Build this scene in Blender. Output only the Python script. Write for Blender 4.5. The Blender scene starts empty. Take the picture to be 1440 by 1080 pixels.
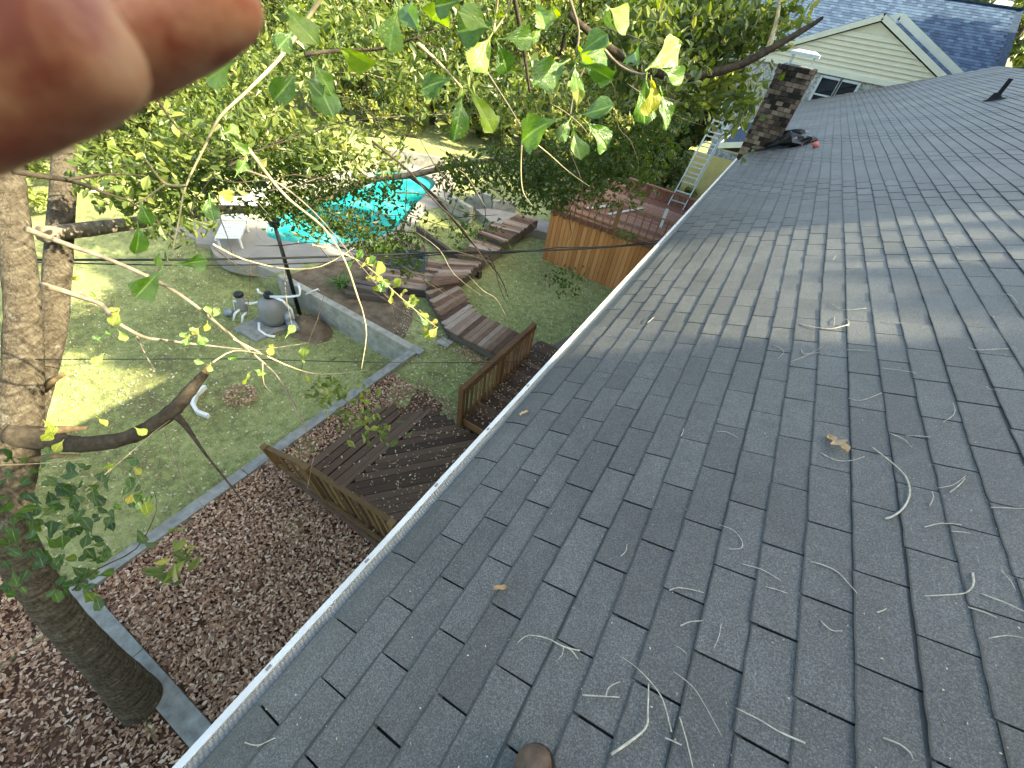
import bpy, math, random
import numpy as np
from mathutils import Vector, Matrix, Euler

rnd = random.Random(7)
rng = np.random.default_rng(11)
R_ = math.radians

# ------------------------------------------------------------------ camera, sky, sun, exposure
S = bpy.context.scene
COL = S.collection
TH = R_(22.0)                       # roof pitch
CAM = Vector((0.0331, -0.9729, 1.5305))
ROT = np.array([[0.84236172, 0.52180295, 0.13471606],
                [0.44730137, -0.53754338, -0.71482068],
                [-0.30057981, 0.66239625, -0.68620914]])   # right, down, forward
FPX = 583.0
cd = bpy.data.cameras.new('camera'); cam = bpy.data.objects.new('camera', cd); COL.objects.link(cam)
cd.sensor_width = 36.0; cd.lens = FPX / 1440 * 36
cd.clip_start = 0.004; cd.clip_end = 2000
cd.dof.use_dof = True; cd.dof.focus_distance = 5.0; cd.dof.aperture_fstop = 12.0
r, d, f = ROT
cam.matrix_world = Matrix(((r[0], -d[0], -f[0], CAM.x), (r[1], -d[1], -f[1], CAM.y), (r[2], -d[2], -f[2], CAM.z), (0, 0, 0, 1)))
S.camera = cam

SUN_EL, SUN_AZ = R_(32.0), R_(14.0)           # azimuth from +x towards +y
W = bpy.data.worlds.new('World'); S.world = W; W.use_nodes = True
nt = W.node_tree
bg = nt.nodes['Background']; sky = nt.nodes.new('ShaderNodeTexSky'); sky.sky_type = 'NISHITA'
sky.sun_disc = False; sky.sun_elevation = SUN_EL; sky.sun_rotation = R_(90) - SUN_AZ
sky.air_density = 0.8; sky.dust_density = 3.0; sky.ozone_density = 0.6
nt.links.new(sky.outputs[0], bg.inputs[0]); bg.inputs[1].default_value = 0.15
sl = bpy.data.lights.new('sun', 'SUN'); sl.energy = 4.6; sl.angle = R_(0.5); sl.color = (1.0, 0.90, 0.74)
so = bpy.data.objects.new('sun', sl); COL.objects.link(so)
sdir = Vector((math.cos(SUN_EL) * math.cos(SUN_AZ), math.cos(SUN_EL) * math.sin(SUN_AZ), math.sin(SUN_EL)))
so.rotation_euler = sdir.to_track_quat('Z', 'Y').to_euler()
S.view_settings.view_transform = 'Standard'; S.view_settings.look = 'None'
S.view_settings.exposure = 2.2; S.view_settings.gamma = 1.0; S.view_settings.use_curve_mapping = False
S.view_settings.use_white_balance = True; S.view_settings.white_balance_temperature = 7450; S.view_settings.white_balance_tint = -4

# ------------------------------------------------------------------ helpers
WL = {}                                        # object -> world location (no rotation on parents)

def at(px, py, dist):
    q = np.array([(px - 720) / FPX, (py - 540) / FPX, 1.0]) @ ROT
    q /= np.linalg.norm(q)
    return Vector(np.array(CAM) + q * dist)

def at_z(px, py, z):
    q = np.array([(px - 720) / FPX, (py - 540) / FPX, 1.0]) @ ROT
    c = np.array(CAM); return Vector(c + q * (z - c[2]) / q[2])

RN = Vector((-math.sin(TH), 0, math.cos(TH)))   # roof normal
def roof(v, u, n=0.0):                          # roof coordinates -> world
    return Vector((v * math.cos(TH) - n * math.sin(TH), u, v * math.sin(TH) + n * math.cos(TH)))
def at_roof(px, py, n=0.0):
    q = Vector(np.array([(px - 720) / FPX, (py - 540) / FPX, 1.0]) @ ROT)
    s = (n - CAM.dot(RN)) / q.dot(RN)
    return CAM + q * s

def tag(o, label=None, cat=None, group=None, kind=None):
    if label: o['label'] = label
    if cat: o['category'] = cat
    if group: o['group'] = group
    if kind: o['kind'] = kind
    return o

def link(o, parent=None, loc=(0, 0, 0)):
    COL.objects.link(o)
    loc = Vector(loc)
    WL[o.name] = loc
    if parent is not None:
        o.parent = parent; o.location = loc - WL[parent.name]
    else:
        o.location = loc
    return o

def thing(name, loc, label, cat, group=None):
    o = bpy.data.objects.new(name, None); o.empty_display_size = 0.1
    link(o, None, loc); return tag(o, label, cat, group)

class Geo:
    def __init__(s): s.v = []; s.f = []; s.t = []
    def add(s, vs, fs, tint=0.5):
        b = len(s.v); s.v += [tuple(v) for v in vs]; s.f += [tuple(i + b for i in q) for q in fs]; s.t += [tint] * len(vs)
        return s
    def box(s, a, b, tint=0.5):
        x0, y0, z0 = a; x1, y1, z1 = b
        return s.add([(x0, y0, z0), (x1, y0, z0), (x1, y1, z0), (x0, y1, z0), (x0, y0, z1), (x1, y0, z1), (x1, y1, z1), (x0, y1, z1)],
                     [(3, 2, 1, 0), (4, 5, 6, 7), (0, 1, 5, 4), (1, 2, 6, 5), (2, 3, 7, 6), (3, 0, 4, 7)], tint)
    def beam(s, a, b, w, h, up=(0, 0, 1), tint=0.5):
        a = Vector(a); b = Vector(b); x = (b - a).normalized(); u = Vector(up); y = u.cross(x).normalized(); z = x.cross(y)
        vs = [p + y * (sy * w / 2) + z * (sz * h / 2) for p in (a, b) for sy, sz in ((-1, -1), (1, -1), (1, 1), (-1, 1))]
        return s.add(vs, [(3, 2, 1, 0), (4, 5, 6, 7), (0, 1, 5, 4), (1, 2, 6, 5), (2, 3, 7, 6), (3, 0, 4, 7)], tint)
    def tube(s, pts, rad, n=8, cap=True, tint=0.5, wob=0.0, squash=None):
        pts = [Vector(p) for p in pts]
        if not hasattr(rad, '__len__'): rad = [rad] * len(pts)
        vs = []; fs = []
        t0 = (pts[1] - pts[0]).normalized(); ref = Vector((0, 0, 1)) if abs(t0.z) < .9 else Vector((1, 0, 0))
        nrm = t0.cross(ref).normalized()
        for i, p in enumerate(pts):
            t = (pts[min(i + 1, len(pts) - 1)] - pts[max(i - 1, 0)]).normalized()
            nrm = (nrm - t * nrm.dot(t)).normalized(); bi = t.cross(nrm)
            for k in range(n):
                a = 2 * math.pi * k / n; rr = rad[i] * (1 + (rnd.uniform(-wob, wob) if wob else 0))
                vs.append(p + (nrm * math.cos(a) + bi * math.sin(a)) * rr)
        m = len(pts)
        for i in range(m - 1):
            for k in range(n):
                fs.append((i * n + k, i * n + (k + 1) % n, (i + 1) * n + (k + 1) % n, (i + 1) * n + k))
        if cap: fs += [tuple(range(n))[::-1], tuple((m - 1) * n + k for k in range(n))]
        return s.add(vs, fs, tint)
    def lathe(s, c, prof, n=20, tint=0.5):
        c = Vector(c); vs = []; fs = []
        for (rr, z) in prof:
            for k in range(n):
                a = 2 * math.pi * k / n; vs.append(c + Vector((rr * math.cos(a), rr * math.sin(a), z)))
        for i in range(len(prof) - 1):
            for k in range(n): fs.append((i * n + k, i * n + (k + 1) % n, (i + 1) * n + (k + 1) % n, (i + 1) * n + k))
        fs += [tuple(range(n))[::-1], tuple((len(prof) - 1) * n + k for k in range(n))]
        return s.add(vs, fs, tint)
    def prism(s, poly, z0, z1, tint=0.5):      # poly counter-clockwise
        n = len(poly); vs = [(x, y, z0) for x, y in poly] + [(x, y, z1) for x, y in poly]
        fs = [tuple(range(n))[::-1], tuple(range(n, 2 * n))] + [(i, (i + 1) % n, n + (i + 1) % n, n + i) for i in range(n)]
        return s.add(vs, fs, tint)
    def mesh(s, name, m, origin=(0, 0, 0), smooth=False):
        me = bpy.data.meshes.new(name); o = Vector(origin)
        me.from_pydata([(v[0] - o.x, v[1] - o.y, v[2] - o.z) for v in s.v], [], s.f)
        at_ = me.attributes.new('tint', 'FLOAT', 'POINT'); at_.data.foreach_set('value', s.t)
        if hasattr(s, 'cut'): me.attributes.new('cut', 'FLOAT', 'POINT').data.foreach_set('value', s.cut)
        if m: me.materials.append(m)
        if smooth: me.polygons.foreach_set('use_smooth', [True] * len(me.polygons))
        me.update(); return me
    def build(s, name, m, parent=None, smooth=False, origin=None):
        if origin is None:
            a = np.array(s.v); mn = a.min(0); mx = a.max(0); origin = ((mn[0] + mx[0]) / 2, (mn[1] + mx[1]) / 2, mn[2])
        o = bpy.data.objects.new(name, s.mesh(name, m, origin, smooth))
        return link(o, parent, origin)

def big_mesh(name, V, F, T, m, smooth=False):   # V (n,3), F (k,3|4), T (n,)
    me = bpy.data.meshes.new(name); k = F.shape[1]
    me.vertices.add(len(V)); me.vertices.foreach_set('co', V.astype(np.float32).ravel())
    me.loops.add(F.size); me.loops.foreach_set('vertex_index', F.astype(np.int32).ravel())
    me.polygons.add(len(F)); me.polygons.foreach_set('loop_start', np.arange(0, F.size, k, dtype=np.int32))
    me.polygons.foreach_set('use_smooth', np.full(len(F), bool(smooth)))
    me.update(calc_edges=True)
    a = me.attributes.new('tint', 'FLOAT', 'POINT'); a.data.foreach_set('value', T.astype(np.float32))
    me.materials.append(m); return me

def rand_rot(n, tilt=None):                     # random rotations; tilt = max tilt from flat
    if tilt is None:
        q = rng.normal(size=(n, 4)); q /= np.linalg.norm(q, axis=1)[:, None]
        w, x, y, z = q.T
        return np.stack([np.stack([1 - 2 * (y * y + z * z), 2 * (x * y - z * w), 2 * (x * z + y * w)], 1),
                         np.stack([2 * (x * y + z * w), 1 - 2 * (x * x + z * z), 2 * (y * z - x * w)], 1),
                         np.stack([2 * (x * z - y * w), 2 * (y * z + x * w), 1 - 2 * (x * x + y * y)], 1)], 1)
    a = rng.uniform(0, 2 * np.pi, n); b = rng.normal(0, tilt, n); c = rng.normal(0, tilt, n)
    ca, sa, cb, sb, cc, sc = np.cos(a), np.sin(a), np.cos(b), np.sin(b), np.cos(c), np.sin(c)
    O = np.zeros(n); I = np.ones(n)
    Rz = np.stack([np.stack([ca, -sa, O], 1), np.stack([sa, ca, O], 1), np.stack([O, O, I], 1)], 1)
    Rx = np.stack([np.stack([I, O, O], 1), np.stack([O, cb, -sb], 1), np.stack([O, sb, cb], 1)], 1)
    Ry = np.stack([np.stack([cc, O, sc], 1), np.stack([O, I, O], 1), np.stack([-sc, O, cc], 1)], 1)
    return Rx @ Ry @ Rz

def scatter(name, tv, tf, P, Rm, sc, T, m):
    tv = np.array(tv, float); tf = np.array(tf)
    V = np.einsum('nij,kj->nki', Rm, tv) * np.asarray(sc)[:, None, None] + P[:, None, :]
    n, k = len(P), len(tv)
    F = (tf[None] + (np.arange(n) * k)[:, None, None]).reshape(-1, tf.shape[1])
    return big_mesh(name, V.reshape(-1, 3), F, np.repeat(T, k), m)

# leaf templates
LEAF2 = ([(0, -.5, 0), (.22, 0, .07), (0, .5, -.04), (-.22, 0, .07)], [(0, 1, 2, 3)])
LEAF4 = ([(0, -.5, .02), (.24, -.02, .1), (.17, .28, .05), (0, .5, -.08), (-.17, .28, .07), (-.24, -.02, .08)], [(0, 1, 2), (0, 2, 3), (0, 3, 4), (0, 4, 5)])

# ------------------------------------------------------------------ materials
class N:
    def __init__(s, name):
        s.m = bpy.data.materials.new(name); s.m.use_nodes = True; s.nt = s.m.node_tree
        s.b = s.nt.nodes['Principled BSDF']; s.out = s.nt.nodes['Material Output']
    def n(s, t, **k):
        x = s.nt.nodes.new(t)
        for a, b in k.items(): setattr(x, a, b)
        return x
    def l(s, a, b): s.nt.links.new(a, b)
    def coord(s, kind='Object', scale=(1, 1, 1)):
        if kind == 'World': o = s.n('ShaderNodeNewGeometry').outputs['Position']
        else: o = s.n('ShaderNodeTexCoord').outputs[kind]
        mp = s.n('ShaderNodeMapping'); mp.inputs['Scale'].default_value = scale
        s.l(o, mp.inputs[0]); return mp.outputs[0]
    def noise(s, co, scale, detail=4, rough=.6, dist=0):
        x = s.n('ShaderNodeTexNoise'); x.inputs['Scale'].default_value = scale; x.inputs['Detail'].default_value = detail
        x.inputs['Roughness'].default_value = rough; x.inputs['Distortion'].default_value = dist
        s.l(co, x.inputs['Vector']); return x.outputs[0]
    def ramp(s, fac, stops):
        x = s.n('ShaderNodeValToRGB'); e = x.color_ramp.elements
        while len(e) < len(stops): e.new(0.5)
        for i, (p, c) in enumerate(stops): e[i].position = p; e[i].color = (*c, 1)
        s.l(fac, x.inputs[0]); return x.outputs[0]
    def mix(s, a, b, fac, mode='MIX'):
        x = s.n('ShaderNodeMix', data_type='RGBA', blend_type=mode)
        if hasattr(fac, 'links'): s.l(fac, x.inputs[0])
        else: x.inputs[0].default_value = fac
        for v, i in ((a, 6), (b, 7)):
            if hasattr(v, 'links'): s.l(v, x.inputs[i])
            else: x.inputs[i].default_value = (*v, 1)
        return x.outputs[2]
    def math(s, op, a, b=None):
        x = s.n('ShaderNodeMath', operation=op)
        for v, i in ((a, 0), (b, 1)):
            if v is None: continue
            if hasattr(v, 'links'): s.l(v, x.inputs[i])
            else: x.inputs[i].default_value = v
        return x.outputs[0]
    def attr(s, name): return s.n('ShaderNodeAttribute', attribute_name=name).outputs['Fac']
    def orand(s): return s.n('ShaderNodeObjectInfo').outputs['Random']
    def bump(s, h, strength, dist=.01):
        x = s.n('ShaderNodeBump'); x.inputs['Strength'].default_value = strength; x.inputs['Distance'].default_value = dist
        s.l(h, x.inputs['Height']); s.l(x.outputs[0], s.b.inputs['Normal'])
    def color(s, c):
        if hasattr(c, 'links'): s.l(c, s.b.inputs['Base Color'])
        else: s.b.inputs['Base Color'].default_value = (*c, 1)
    def set(s, rough=.8, metal=0, spec=.5):
        s.b.inputs['Roughness'].default_value = rough; s.b.inputs['Metallic'].default_value = metal
        s.b.inputs['Specular IOR Level'].default_value = spec; return s

def simple(name, c, rough=.7, metal=0, spec=.5, var=.25, scale=9, bump=0.0):
    m = N(name); m.set(rough, metal, spec); co = m.coord('World')
    n1 = m.noise(co, scale, 5); dk = tuple(x * (1 - var) for x in c); lt = tuple(min(1, x * (1 + var)) for x in c)
    m.color(m.ramp(n1, [(.3, dk), (.7, lt)]))
    if bump: m.bump(m.noise(co, scale * 8, 4), bump)
    return m.m

def wood(name, stops, rough=.8, dirt=None, spec=.3):
    m = N(name); m.set(rough, 0, spec)
    tc = m.n('ShaderNodeTexCoord'); add = m.n('ShaderNodeVectorMath', operation='ADD')
    rr = m.n('ShaderNodeCombineXYZ'); o = m.orand()
    m.l(m.math('MULTIPLY', o, 37.0), rr.inputs[0]); m.l(m.math('MULTIPLY', o, 91.0), rr.inputs[1])
    m.l(tc.outputs['Object'], add.inputs[0]); m.l(rr.outputs[0], add.inputs[1])
    mp = m.n('ShaderNodeMapping'); mp.inputs['Scale'].default_value = (3.0, 5.0, 5.0); m.l(add.outputs[0], mp.inputs[0])
    g = m.noise(mp.outputs[0], 1.6, 8, .7, .4)
    w = m.noise(m.coord('World'), 2.5, 4)
    fac = m.math('ADD', m.math('MULTIPLY', g, .55), m.math('ADD', m.math('MULTIPLY', o, .36), m.math('MULTIPLY', w, .12)))
    c = m.ramp(fac, stops)
    if dirt:
        c = m.mix(c, dirt, m.ramp(m.noise(m.coord('World'), 5, 6, .7), [(.5, (0, 0, 0)), (.62, (1, 1, 1))]))
    m.color(c); m.bump(g, .5, .006); return m.m

def leafm(name, stops, trans=.35, rough=.45, spec=.5, attr='tint'):
    m = N(name); m.set(rough, 0, spec)
    fac = m.attr('tint') if attr == 'tint' else m.orand()
    n1 = m.noise(m.coord('World'), 40 if attr != 'tint' else 6, 3)
    fac = m.math('ADD', m.math('MULTIPLY', fac, .85), m.math('MULTIPLY', n1, .15))
    c = m.ramp(fac, stops)
    if attr == 'rand':
        v = m.ramp(m.attr('tint'), [(0.0, (1, 1, 1)), (.11, (0, 0, 0))]); c = m.mix(c, tuple(min(1, .12 + x * 1.6) for x in stops[-2][1]), m.math('MULTIPLY', v, .55))
        c = m.mix(c, m.ramp(m.noise(m.coord('Object'), 5, 5, .7), [(.35, (.72, .74, .7)), (.65, (1.2, 1.18, 1.15))]), .8, 'MULTIPLY')
        m.bump(m.noise(m.coord('Object', (3, 1, 1)), 9, 4), .35, .03)
    m.color(c)
    if trans:
        t = m.n('ShaderNodeBsdfTranslucent'); mx = m.n('ShaderNodeMixShader'); mx.inputs[0].default_value = trans
        tcol = m.mix(c, (1.0, 1.0, .35), .5, 'MULTIPLY'); br = m.mix(tcol, (1, 1, 1), 0.0)
        x = m.n('ShaderNodeHueSaturation'); x.inputs['Value'].default_value = 2.2; x.inputs['Saturation'].default_value = 1.15
        m.l(br, x.inputs['Color']); m.l(x.outputs[0], t.inputs[0])
        m.l(m.b.outputs[0], mx.inputs[1]); m.l(t.outputs[0], mx.inputs[2]); m.l(mx.outputs[0], m.out.inputs[0])
    return m.m

def shingle_mat():
    m = N('asphalt_shingle'); m.set(.55, 0, .85); co = m.coord('World')
    t = m.attr('tint')
    g = m.math('ADD', m.math('MULTIPLY', m.noise(co, 420, 2, .8), .45), m.math('MULTIPLY', m.noise(co, 170, 3, .85), .55)); g2 = m.noise(co, 1.6, 5, .6); g3 = m.noise(co, 14, 5, .7)
    base = m.ramp(m.math('ADD', m.math('MULTIPLY', t, .19), m.math('ADD', m.math('MULTIPLY', g2, .48), m.math('MULTIPLY', g3, .40))),
                  [(.30, (.046, .046, .0465)), (.54, (.074, .074, .0745)), (.80, (.118, .118, .118))])
    gr = m.ramp(g, [(.40, (.28, .28, .28)), (.5, (.80, .80, .80)), (.60, (2.6, 2.6, 2.55))])
    c = m.mix(base, gr, .85, 'MULTIPLY')
    c = m.mix(c, (.012, .012, .012), m.math('MULTIPLY', m.attr('cut'), .85))  # black asphalt edges, plus a course shadow line painted along the butt
    m.color(c); m.bump(m.noise(co, 220, 3, .8), .8, .005); return m.m

M_SHINGLE = shingle_mat()
M_UNDER = simple('shingle_underlay', (.02, .02, .02), .95, spec=.1)
M_WHITE = simple('white_aluminium', (.56, .59, .60), .42, 0, .5, .10, 5)
M_GUARD = simple('gutter_guard_mesh', (.27, .275, .265), .55, 0, .5, .12, 30)
M_CREAM = simple('cream_siding', (.72, .66, .50), .6, 0, .4, .06, 3)
M_YELLOW = simple('pale_yellow_siding', (.62, .50, .20), .7, 0, .3, .1, 4)
M_TRIM = simple('cream_trim', (.74, .71, .58), .5, 0, .4, .06, 5)
M_STUCCO = simple('rough_grey_stucco', (.40, .39, .37), .9, 0, .2, .65, 14, .6)
M_BROOF = simple('blue_grey_roof', (.040, .062, .105), .95, 0, .1, .5, 16)
def tinted():
    m = N('blue_grey_shingle'); m.set(.95, 0, .1); t = m.attr('tint'); n_ = m.noise(m.coord('World'), 30, 4)
    m.color(m.ramp(m.math('ADD', m.math('MULTIPLY', t, .5), m.math('MULTIPLY', n_, .5)), [(.25, (.040, .064, .115)), (.5, (.062, .098, .165)), (.8, (.095, .145, .23))])); return m.m
M_BROOFT = tinted()
M_GLASS = simple('dark_window_glass', (.015, .02, .025), .06, 0, .6, .2)
M_STEEL = simple('galvanised_steel', (.58, .62, .64), .4, .3, .5, .12, 14)
M_BLACK = simple('black_plastic', (.012, .012, .013), .4, 0, .5, .3)
M_VENT = simple('dark_vent_paint', (.018, .02, .024), .9, 0, .1)
M_BAG = simple('black_bin_bag', (.006, .006, .007), .35, 0, .35, .3)
M_PINK = simple('pink_cloth', (.55, .16, .14), .8)
M_CONC = simple('weathered_concrete', (.34, .32, .275), .9, 0, .25, .30, 5, .5)
M_CONCG = simple('grey_concrete_cap', (.25, .25, .235), .9, 0, .25, .32, 7, .5)
M_PAVE = simple('pool_deck_concrete', (.29, .265, .235), .85, 0, .25, .16, 2.2, .3)
M_PVC = simple('white_pvc', (.72, .75, .76), .4, 0, .5, .08)
M_TANK = simple('grey_filter_tank', (.20, .20, .20), .45, 0, .5, .08)
M_PUMP = simple('grey_pump_metal', (.25, .28, .31), .45, .2, .5, .2)
M_SOIL = simple('dirt', (.155, .115, .08), .95, 0, .1, .45, 4, .8)
M_WEATHER = wood('weathered_grey_boards', [(.28, (.035, .019, .012)), (.44, (.15, .082, .052)), (.62, (.27, .185, .135)), (.82, (.44, .39, .35))])
M_DECKDK = wood('dark_wet_deck_boards', [(.2, (.026, .014, .009)), (.5, (.080, .044, .028)), (.8, (.17, .105, .072))], .7)
M_DECKRED = wood('red_brown_deck_boards', [(.2, (.085, .034, .022)), (.5, (.24, .10, .065)), (.8, (.38, .21, .15))])
M_CEDAR = wood('orange_cedar_boards', [(.2, (.28, .105, .036)), (.5, (.50, .205, .070)), (.8, (.64, .31, .13))], .7)
M_RAIL = wood('mossy_brown_rail_wood', [(.2, (.050, .030, .014)), (.5, (.15, .088, .038)), (.8, (.27, .165, .075))])
M_RAILO = wood('orange_brown_rail_wood', [(.2, (.08, .038, .018)), (.5, (.21, .105, .048)), (.8, (.31, .17, .085))])
M_OLDTIMBER = wood('old_dark_timber', [(.2, (.03, .024, .02)), (.5, (.09, .07, .058)), (.8, (.18, .15, .13))])
M_PALEWOOD = wood('pale_dry_wood', [(.2, (.34, .31, .27)), (.5, (.48, .45, .40)), (.8, (.6, .58, .52))])
M_TUB = simple('blue_grey_painted_wood', (.10, .125, .155), .7, 0, .4, .3, 12)
M_CHAISE = simple('white_resin', (.72, .72, .70), .5, 0, .4, .06)
M_TWIG = simple('pale_bare_twig', (.47, .43, .36), .8, 0, .3, .4, 60)
M_BARKTW = simple('grey_twig_bark', (.20, .165, .125), .85, 0, .2, .55, 18)
M_TWIGY = simple('light_tan_twig', (.42, .34, .20), .8, 0, .3, .35, 18)  # tan bark of the paler twigs
M_CABLE = simple('black_cable', (.012, .012, .013), .5)

def bark_mat():
    m = N('oak_bark'); m.set(.92, 0, .2); co = m.coord('World', (20, 20, 6)); co2 = m.coord('World', (2.4, 2.4, 13))
    a = m.noise(co, 2.2, 8, .72, .5); b = m.noise(co2, 2.4, 6, .65, .4); c = m.noise(m.coord('World'), 28, 4)
    col = m.ramp(m.math('ADD', m.math('MULTIPLY', a, .5), m.math('MULTIPLY', b, .5)),
                 [(.34, (.030, .023, .016)), (.45, (.085, .066, .047)), (.55, (.16, .130, .095)), (.70, (.30, .265, .215))])
    m.color(col); col2 = m.mix(col, (.40, .39, .34), m.ramp(m.noise(m.coord('World'), 7, 5, .75), [(.60, (0, 0, 0)), (.70, (.6, .6, .6))])); m.color(col2)
    m.bump(m.math('ADD', a, m.math('MULTIPLY', c, .5)), 1.0, .05); return m.m
M_BARK = bark_mat()
M_BARKD = simple('dark_limb_bark', (.060, .047, .034), .9, 0, .2, .5, 20, .8)
M_BROKEN = simple('broken_limb_wood', (.25, .17, .09), .85, 0, .2, .45, 22, .8)

M_LEAFHERO = leafm('oak_leaf', [(.0, (.055, .12, .02)), (.4, (.11, .21, .035)), (.75, (.20, .31, .055)), (.95, (.29, .36, .07))], .28, .28, 1.0, 'rand')
M_LEAFYEL = leafm('yellow_oak_leaf', [(.0, (.15, .22, .04)), (.5, (.26, .29, .06)), (.85, (.38, .34, .09)), (1., (.42, .25, .08))], .4, .45, .5, 'rand')
M_LEAFDK = leafm('shaded_oak_foliage', [(.0, (.030, .055, .013)), (.5, (.052, .088, .018)), (.85, (.09, .125, .026)), (1., (.22, .13, .04))], .35, .42)  # darker copy of the foliage below, shade put into its colour
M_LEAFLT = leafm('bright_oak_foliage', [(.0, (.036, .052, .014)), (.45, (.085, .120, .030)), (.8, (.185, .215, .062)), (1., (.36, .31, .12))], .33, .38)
M_WOODS = leafm('woodland_foliage', [(.0, (.024, .034, .010)), (.4, (.080, .112, .028)), (.75, (.215, .245, .065)), (.95, (.44, .40, .16)), (1., (.40, .20, .09))], .24, .45)
M_LILY = leafm('strap_leaf', [(.0, (.05, .11, .022)), (.6, (.10, .18, .04)), (1., (.18, .24, .06))], .25, .4)
M_LITTER = leafm('dry_brown_leaves', [(.0, (.14, .078, .052)), (.35, (.34, .20, .135)), (.7, (.58, .39, .28)), (.9, (.75, .60, .48)), (1., (.84, .78, .68))], .12, .6, .4)
M_FLECK = leafm('pale_fallen_leaves', [(.0, (.24, .15, .09)), (.4, (.44, .36, .23)), (.75, (.58, .53, .40)), (1., (.70, .68, .60))], .15, .55)
M_GRASS = leafm('short_turf', [(.0, (.14, .18, .07)), (.5, (.28, .32, .125)), (.85, (.41, .42, .19)), (1., (.54, .49, .27))], .3, .6, .3)
M_DRYLEAF = leafm('dry_tan_leaf', [(.0, (.42, .24, .11)), (1., (.58, .42, .28))], .15, .55, .4, 'rand')

def lawn_mat():
    m = N('lawn_ground'); m.set(.95, 0, .15); co = m.coord('World')
    a = m.noise(co, .55, 5, .6); b = m.noise(co, 6, 6, .75); c = m.noise(co, 45, 4, .7)
    f_ = m.math('ADD', m.math('MULTIPLY', a, .28), m.math('ADD', m.math('MULTIPLY', b, .42), m.math('MULTIPLY', c, .30)))
    col = m.ramp(f_, [(.37, (.21, .155, .105)), (.44, (.19, .19, .095)), (.50, (.30, .33, .135)), (.56, (.41, .425, .19)), (.63, (.52, .48, .29))])
    m.color(col); m.bump(m.math('ADD', b, c), .8, .04); return m.m
M_LAWN = lawn_mat()
M_BED = simple('leaf_bed_soil', (.10, .055, .038), .95, 0, .1, .5, 12, .8)

def water_mat():
    m = N('pool_water'); m.set(.05, 0, .5)
    co = m.coord('World'); a = m.noise(co, 1.1, 3, .5, .6)
    m.color(m.ramp(a, [(.35, (.008, .27, .27)), (.55, (.02, .38, .37)), (.72, (.13, .52, .48))]))
    m.bump(m.noise(co, 3.0, 3, .5, 1.0), .12, .03); return m.m
M_WATER = water_mat()
M_POOLWALL = simple('pool_tile', (.10, .42, .45), .4, 0, .5, .1)

def skin_mat():
    m = N('skin'); m.set(.5, 0, .4); co = m.coord('World'); b = m.b
    m.color(m.ramp(m.noise(co, 95, 5, .65), [(.38, (.34, .085, .042)), (.48, (.48, .18, .085)), (.60, (.60, .29, .15)), (.72, (.66, .36, .20))]))
    b.inputs['Subsurface Weight'].default_value = .25; b.inputs['Subsurface Radius'].default_value = (.012, .004, .002); b.inputs['Subsurface Scale'].default_value = .6
    m.bump(m.noise(m.coord('World'), 900, 2), .15, .0006); return m.m
M_SKIN = skin_mat()
M_BOOT = simple('worn_brown_leather', (.10, .062, .042), .5, 0, .5, .55, 28, .4)
M_SOLE = simple('dark_rubber_sole', (.02, .018, .016), .8)
M_JEANS = simple('blue_denim', (.05, .07, .12), .9)
M_SHIRT = simple('dark_green_shirt', (.05, .07, .05), .9)
M_HAIR = simple('brown_hair', (.04, .025, .015), .6)

# shared unit boxes for planks (12 triangles, x = length)
UB = {}
def unit_box(m):
    if m.name not in UB:
        UB[m.name] = Geo().box((-.5, -.5, -.5), (.5, .5, .5)).mesh('plank_' + m.name, m)
    return UB[m.name]
def plank(name, parent, a, b, w, h, m, up=(0, 0, 1)):
    a = Vector(a); b = Vector(b); x = b - a; L = x.length; x.normalize(); u = Vector(up); y = u.cross(x).normalized(); z = x.cross(y)
    o = bpy.data.objects.new(name, unit_box(m)); COL.objects.link(o); o.parent = parent
    c = (a + b) / 2 - (WL[parent.name] if parent else Vector((0, 0, 0)))
    o.matrix_local = Matrix(((x.x * L, y.x * w, z.x * h, c.x), (x.y * L, y.y * w, z.y * h, c.y), (x.z * L, y.z * w, z.z * h, c.z), (0, 0, 0, 1)))
    return o

# ------------------------------------------------------------------ ground
ZL, ZT = -5.85, -5.20                          # lower lawn, upper terrace
def sm(a, b, x): t = min(1, max(0, (x - a) / (b - a))); return t * t * (3 - 2 * t)
def ground_z(x, y):
    up = ZT
    if x < -5.36 and y < 4.95:
        z = ZL
        if y < -0.6: z = ZL + .40 * sm(-.6, -2.0, y) if False else ZL + .40 * (1 - sm(-2.0, -.6, y))
        w = 1 - sm(-14.0, -10.3, x)            # far side: lawn rises to the pool level
        z = z + (up - z) * w * sm(2.6, 4.9, y)
    else: z = up
    if x < -5.36 and y >= 4.95 and x > -10.3: z = up
    far = max(0, math.hypot(x, y) - 40)
    return z - (0.03 if x > -5.36 and y < 3.2 and y > -1.9 else 0) + min(2.5, far * .03) + .02 * math.sin(x * 1.3 + y) * math.sin(y * .9)
xs = sorted(set([-500, -350, -240, -160, -110, -80, -60, -48, -40, -34, -30, -27, -24, -22, -20] + list(np.arange(-19, -5.4, .35).round(2)) + [-5.40, -5.34] + list(np.arange(-5, 12, .5)) + [16, 22, 30, 45, 70, 110, 200, 350, 500]))
ys = sorted(set([-500, -300, -150, -80, -40, -20, -12, -8] + list(np.arange(-6, 4.8, .35).round(2)) + [4.90, 4.98] + list(np.arange(5.3, 22, .5)) + [24, 27, 30, 34, 40, 50, 65, 90, 140, 250, 400, 600]))
g = Geo(); nx, ny = len(xs), len(ys)
vs = [(x, y, ground_z(x, y)) for y in ys for x in xs]
fs = [(j * nx + i, j * nx + i + 1, (j + 1) * nx + i + 1, (j + 1) * nx + i) for j in range(ny - 1) for i in range(nx - 1)]
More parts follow.
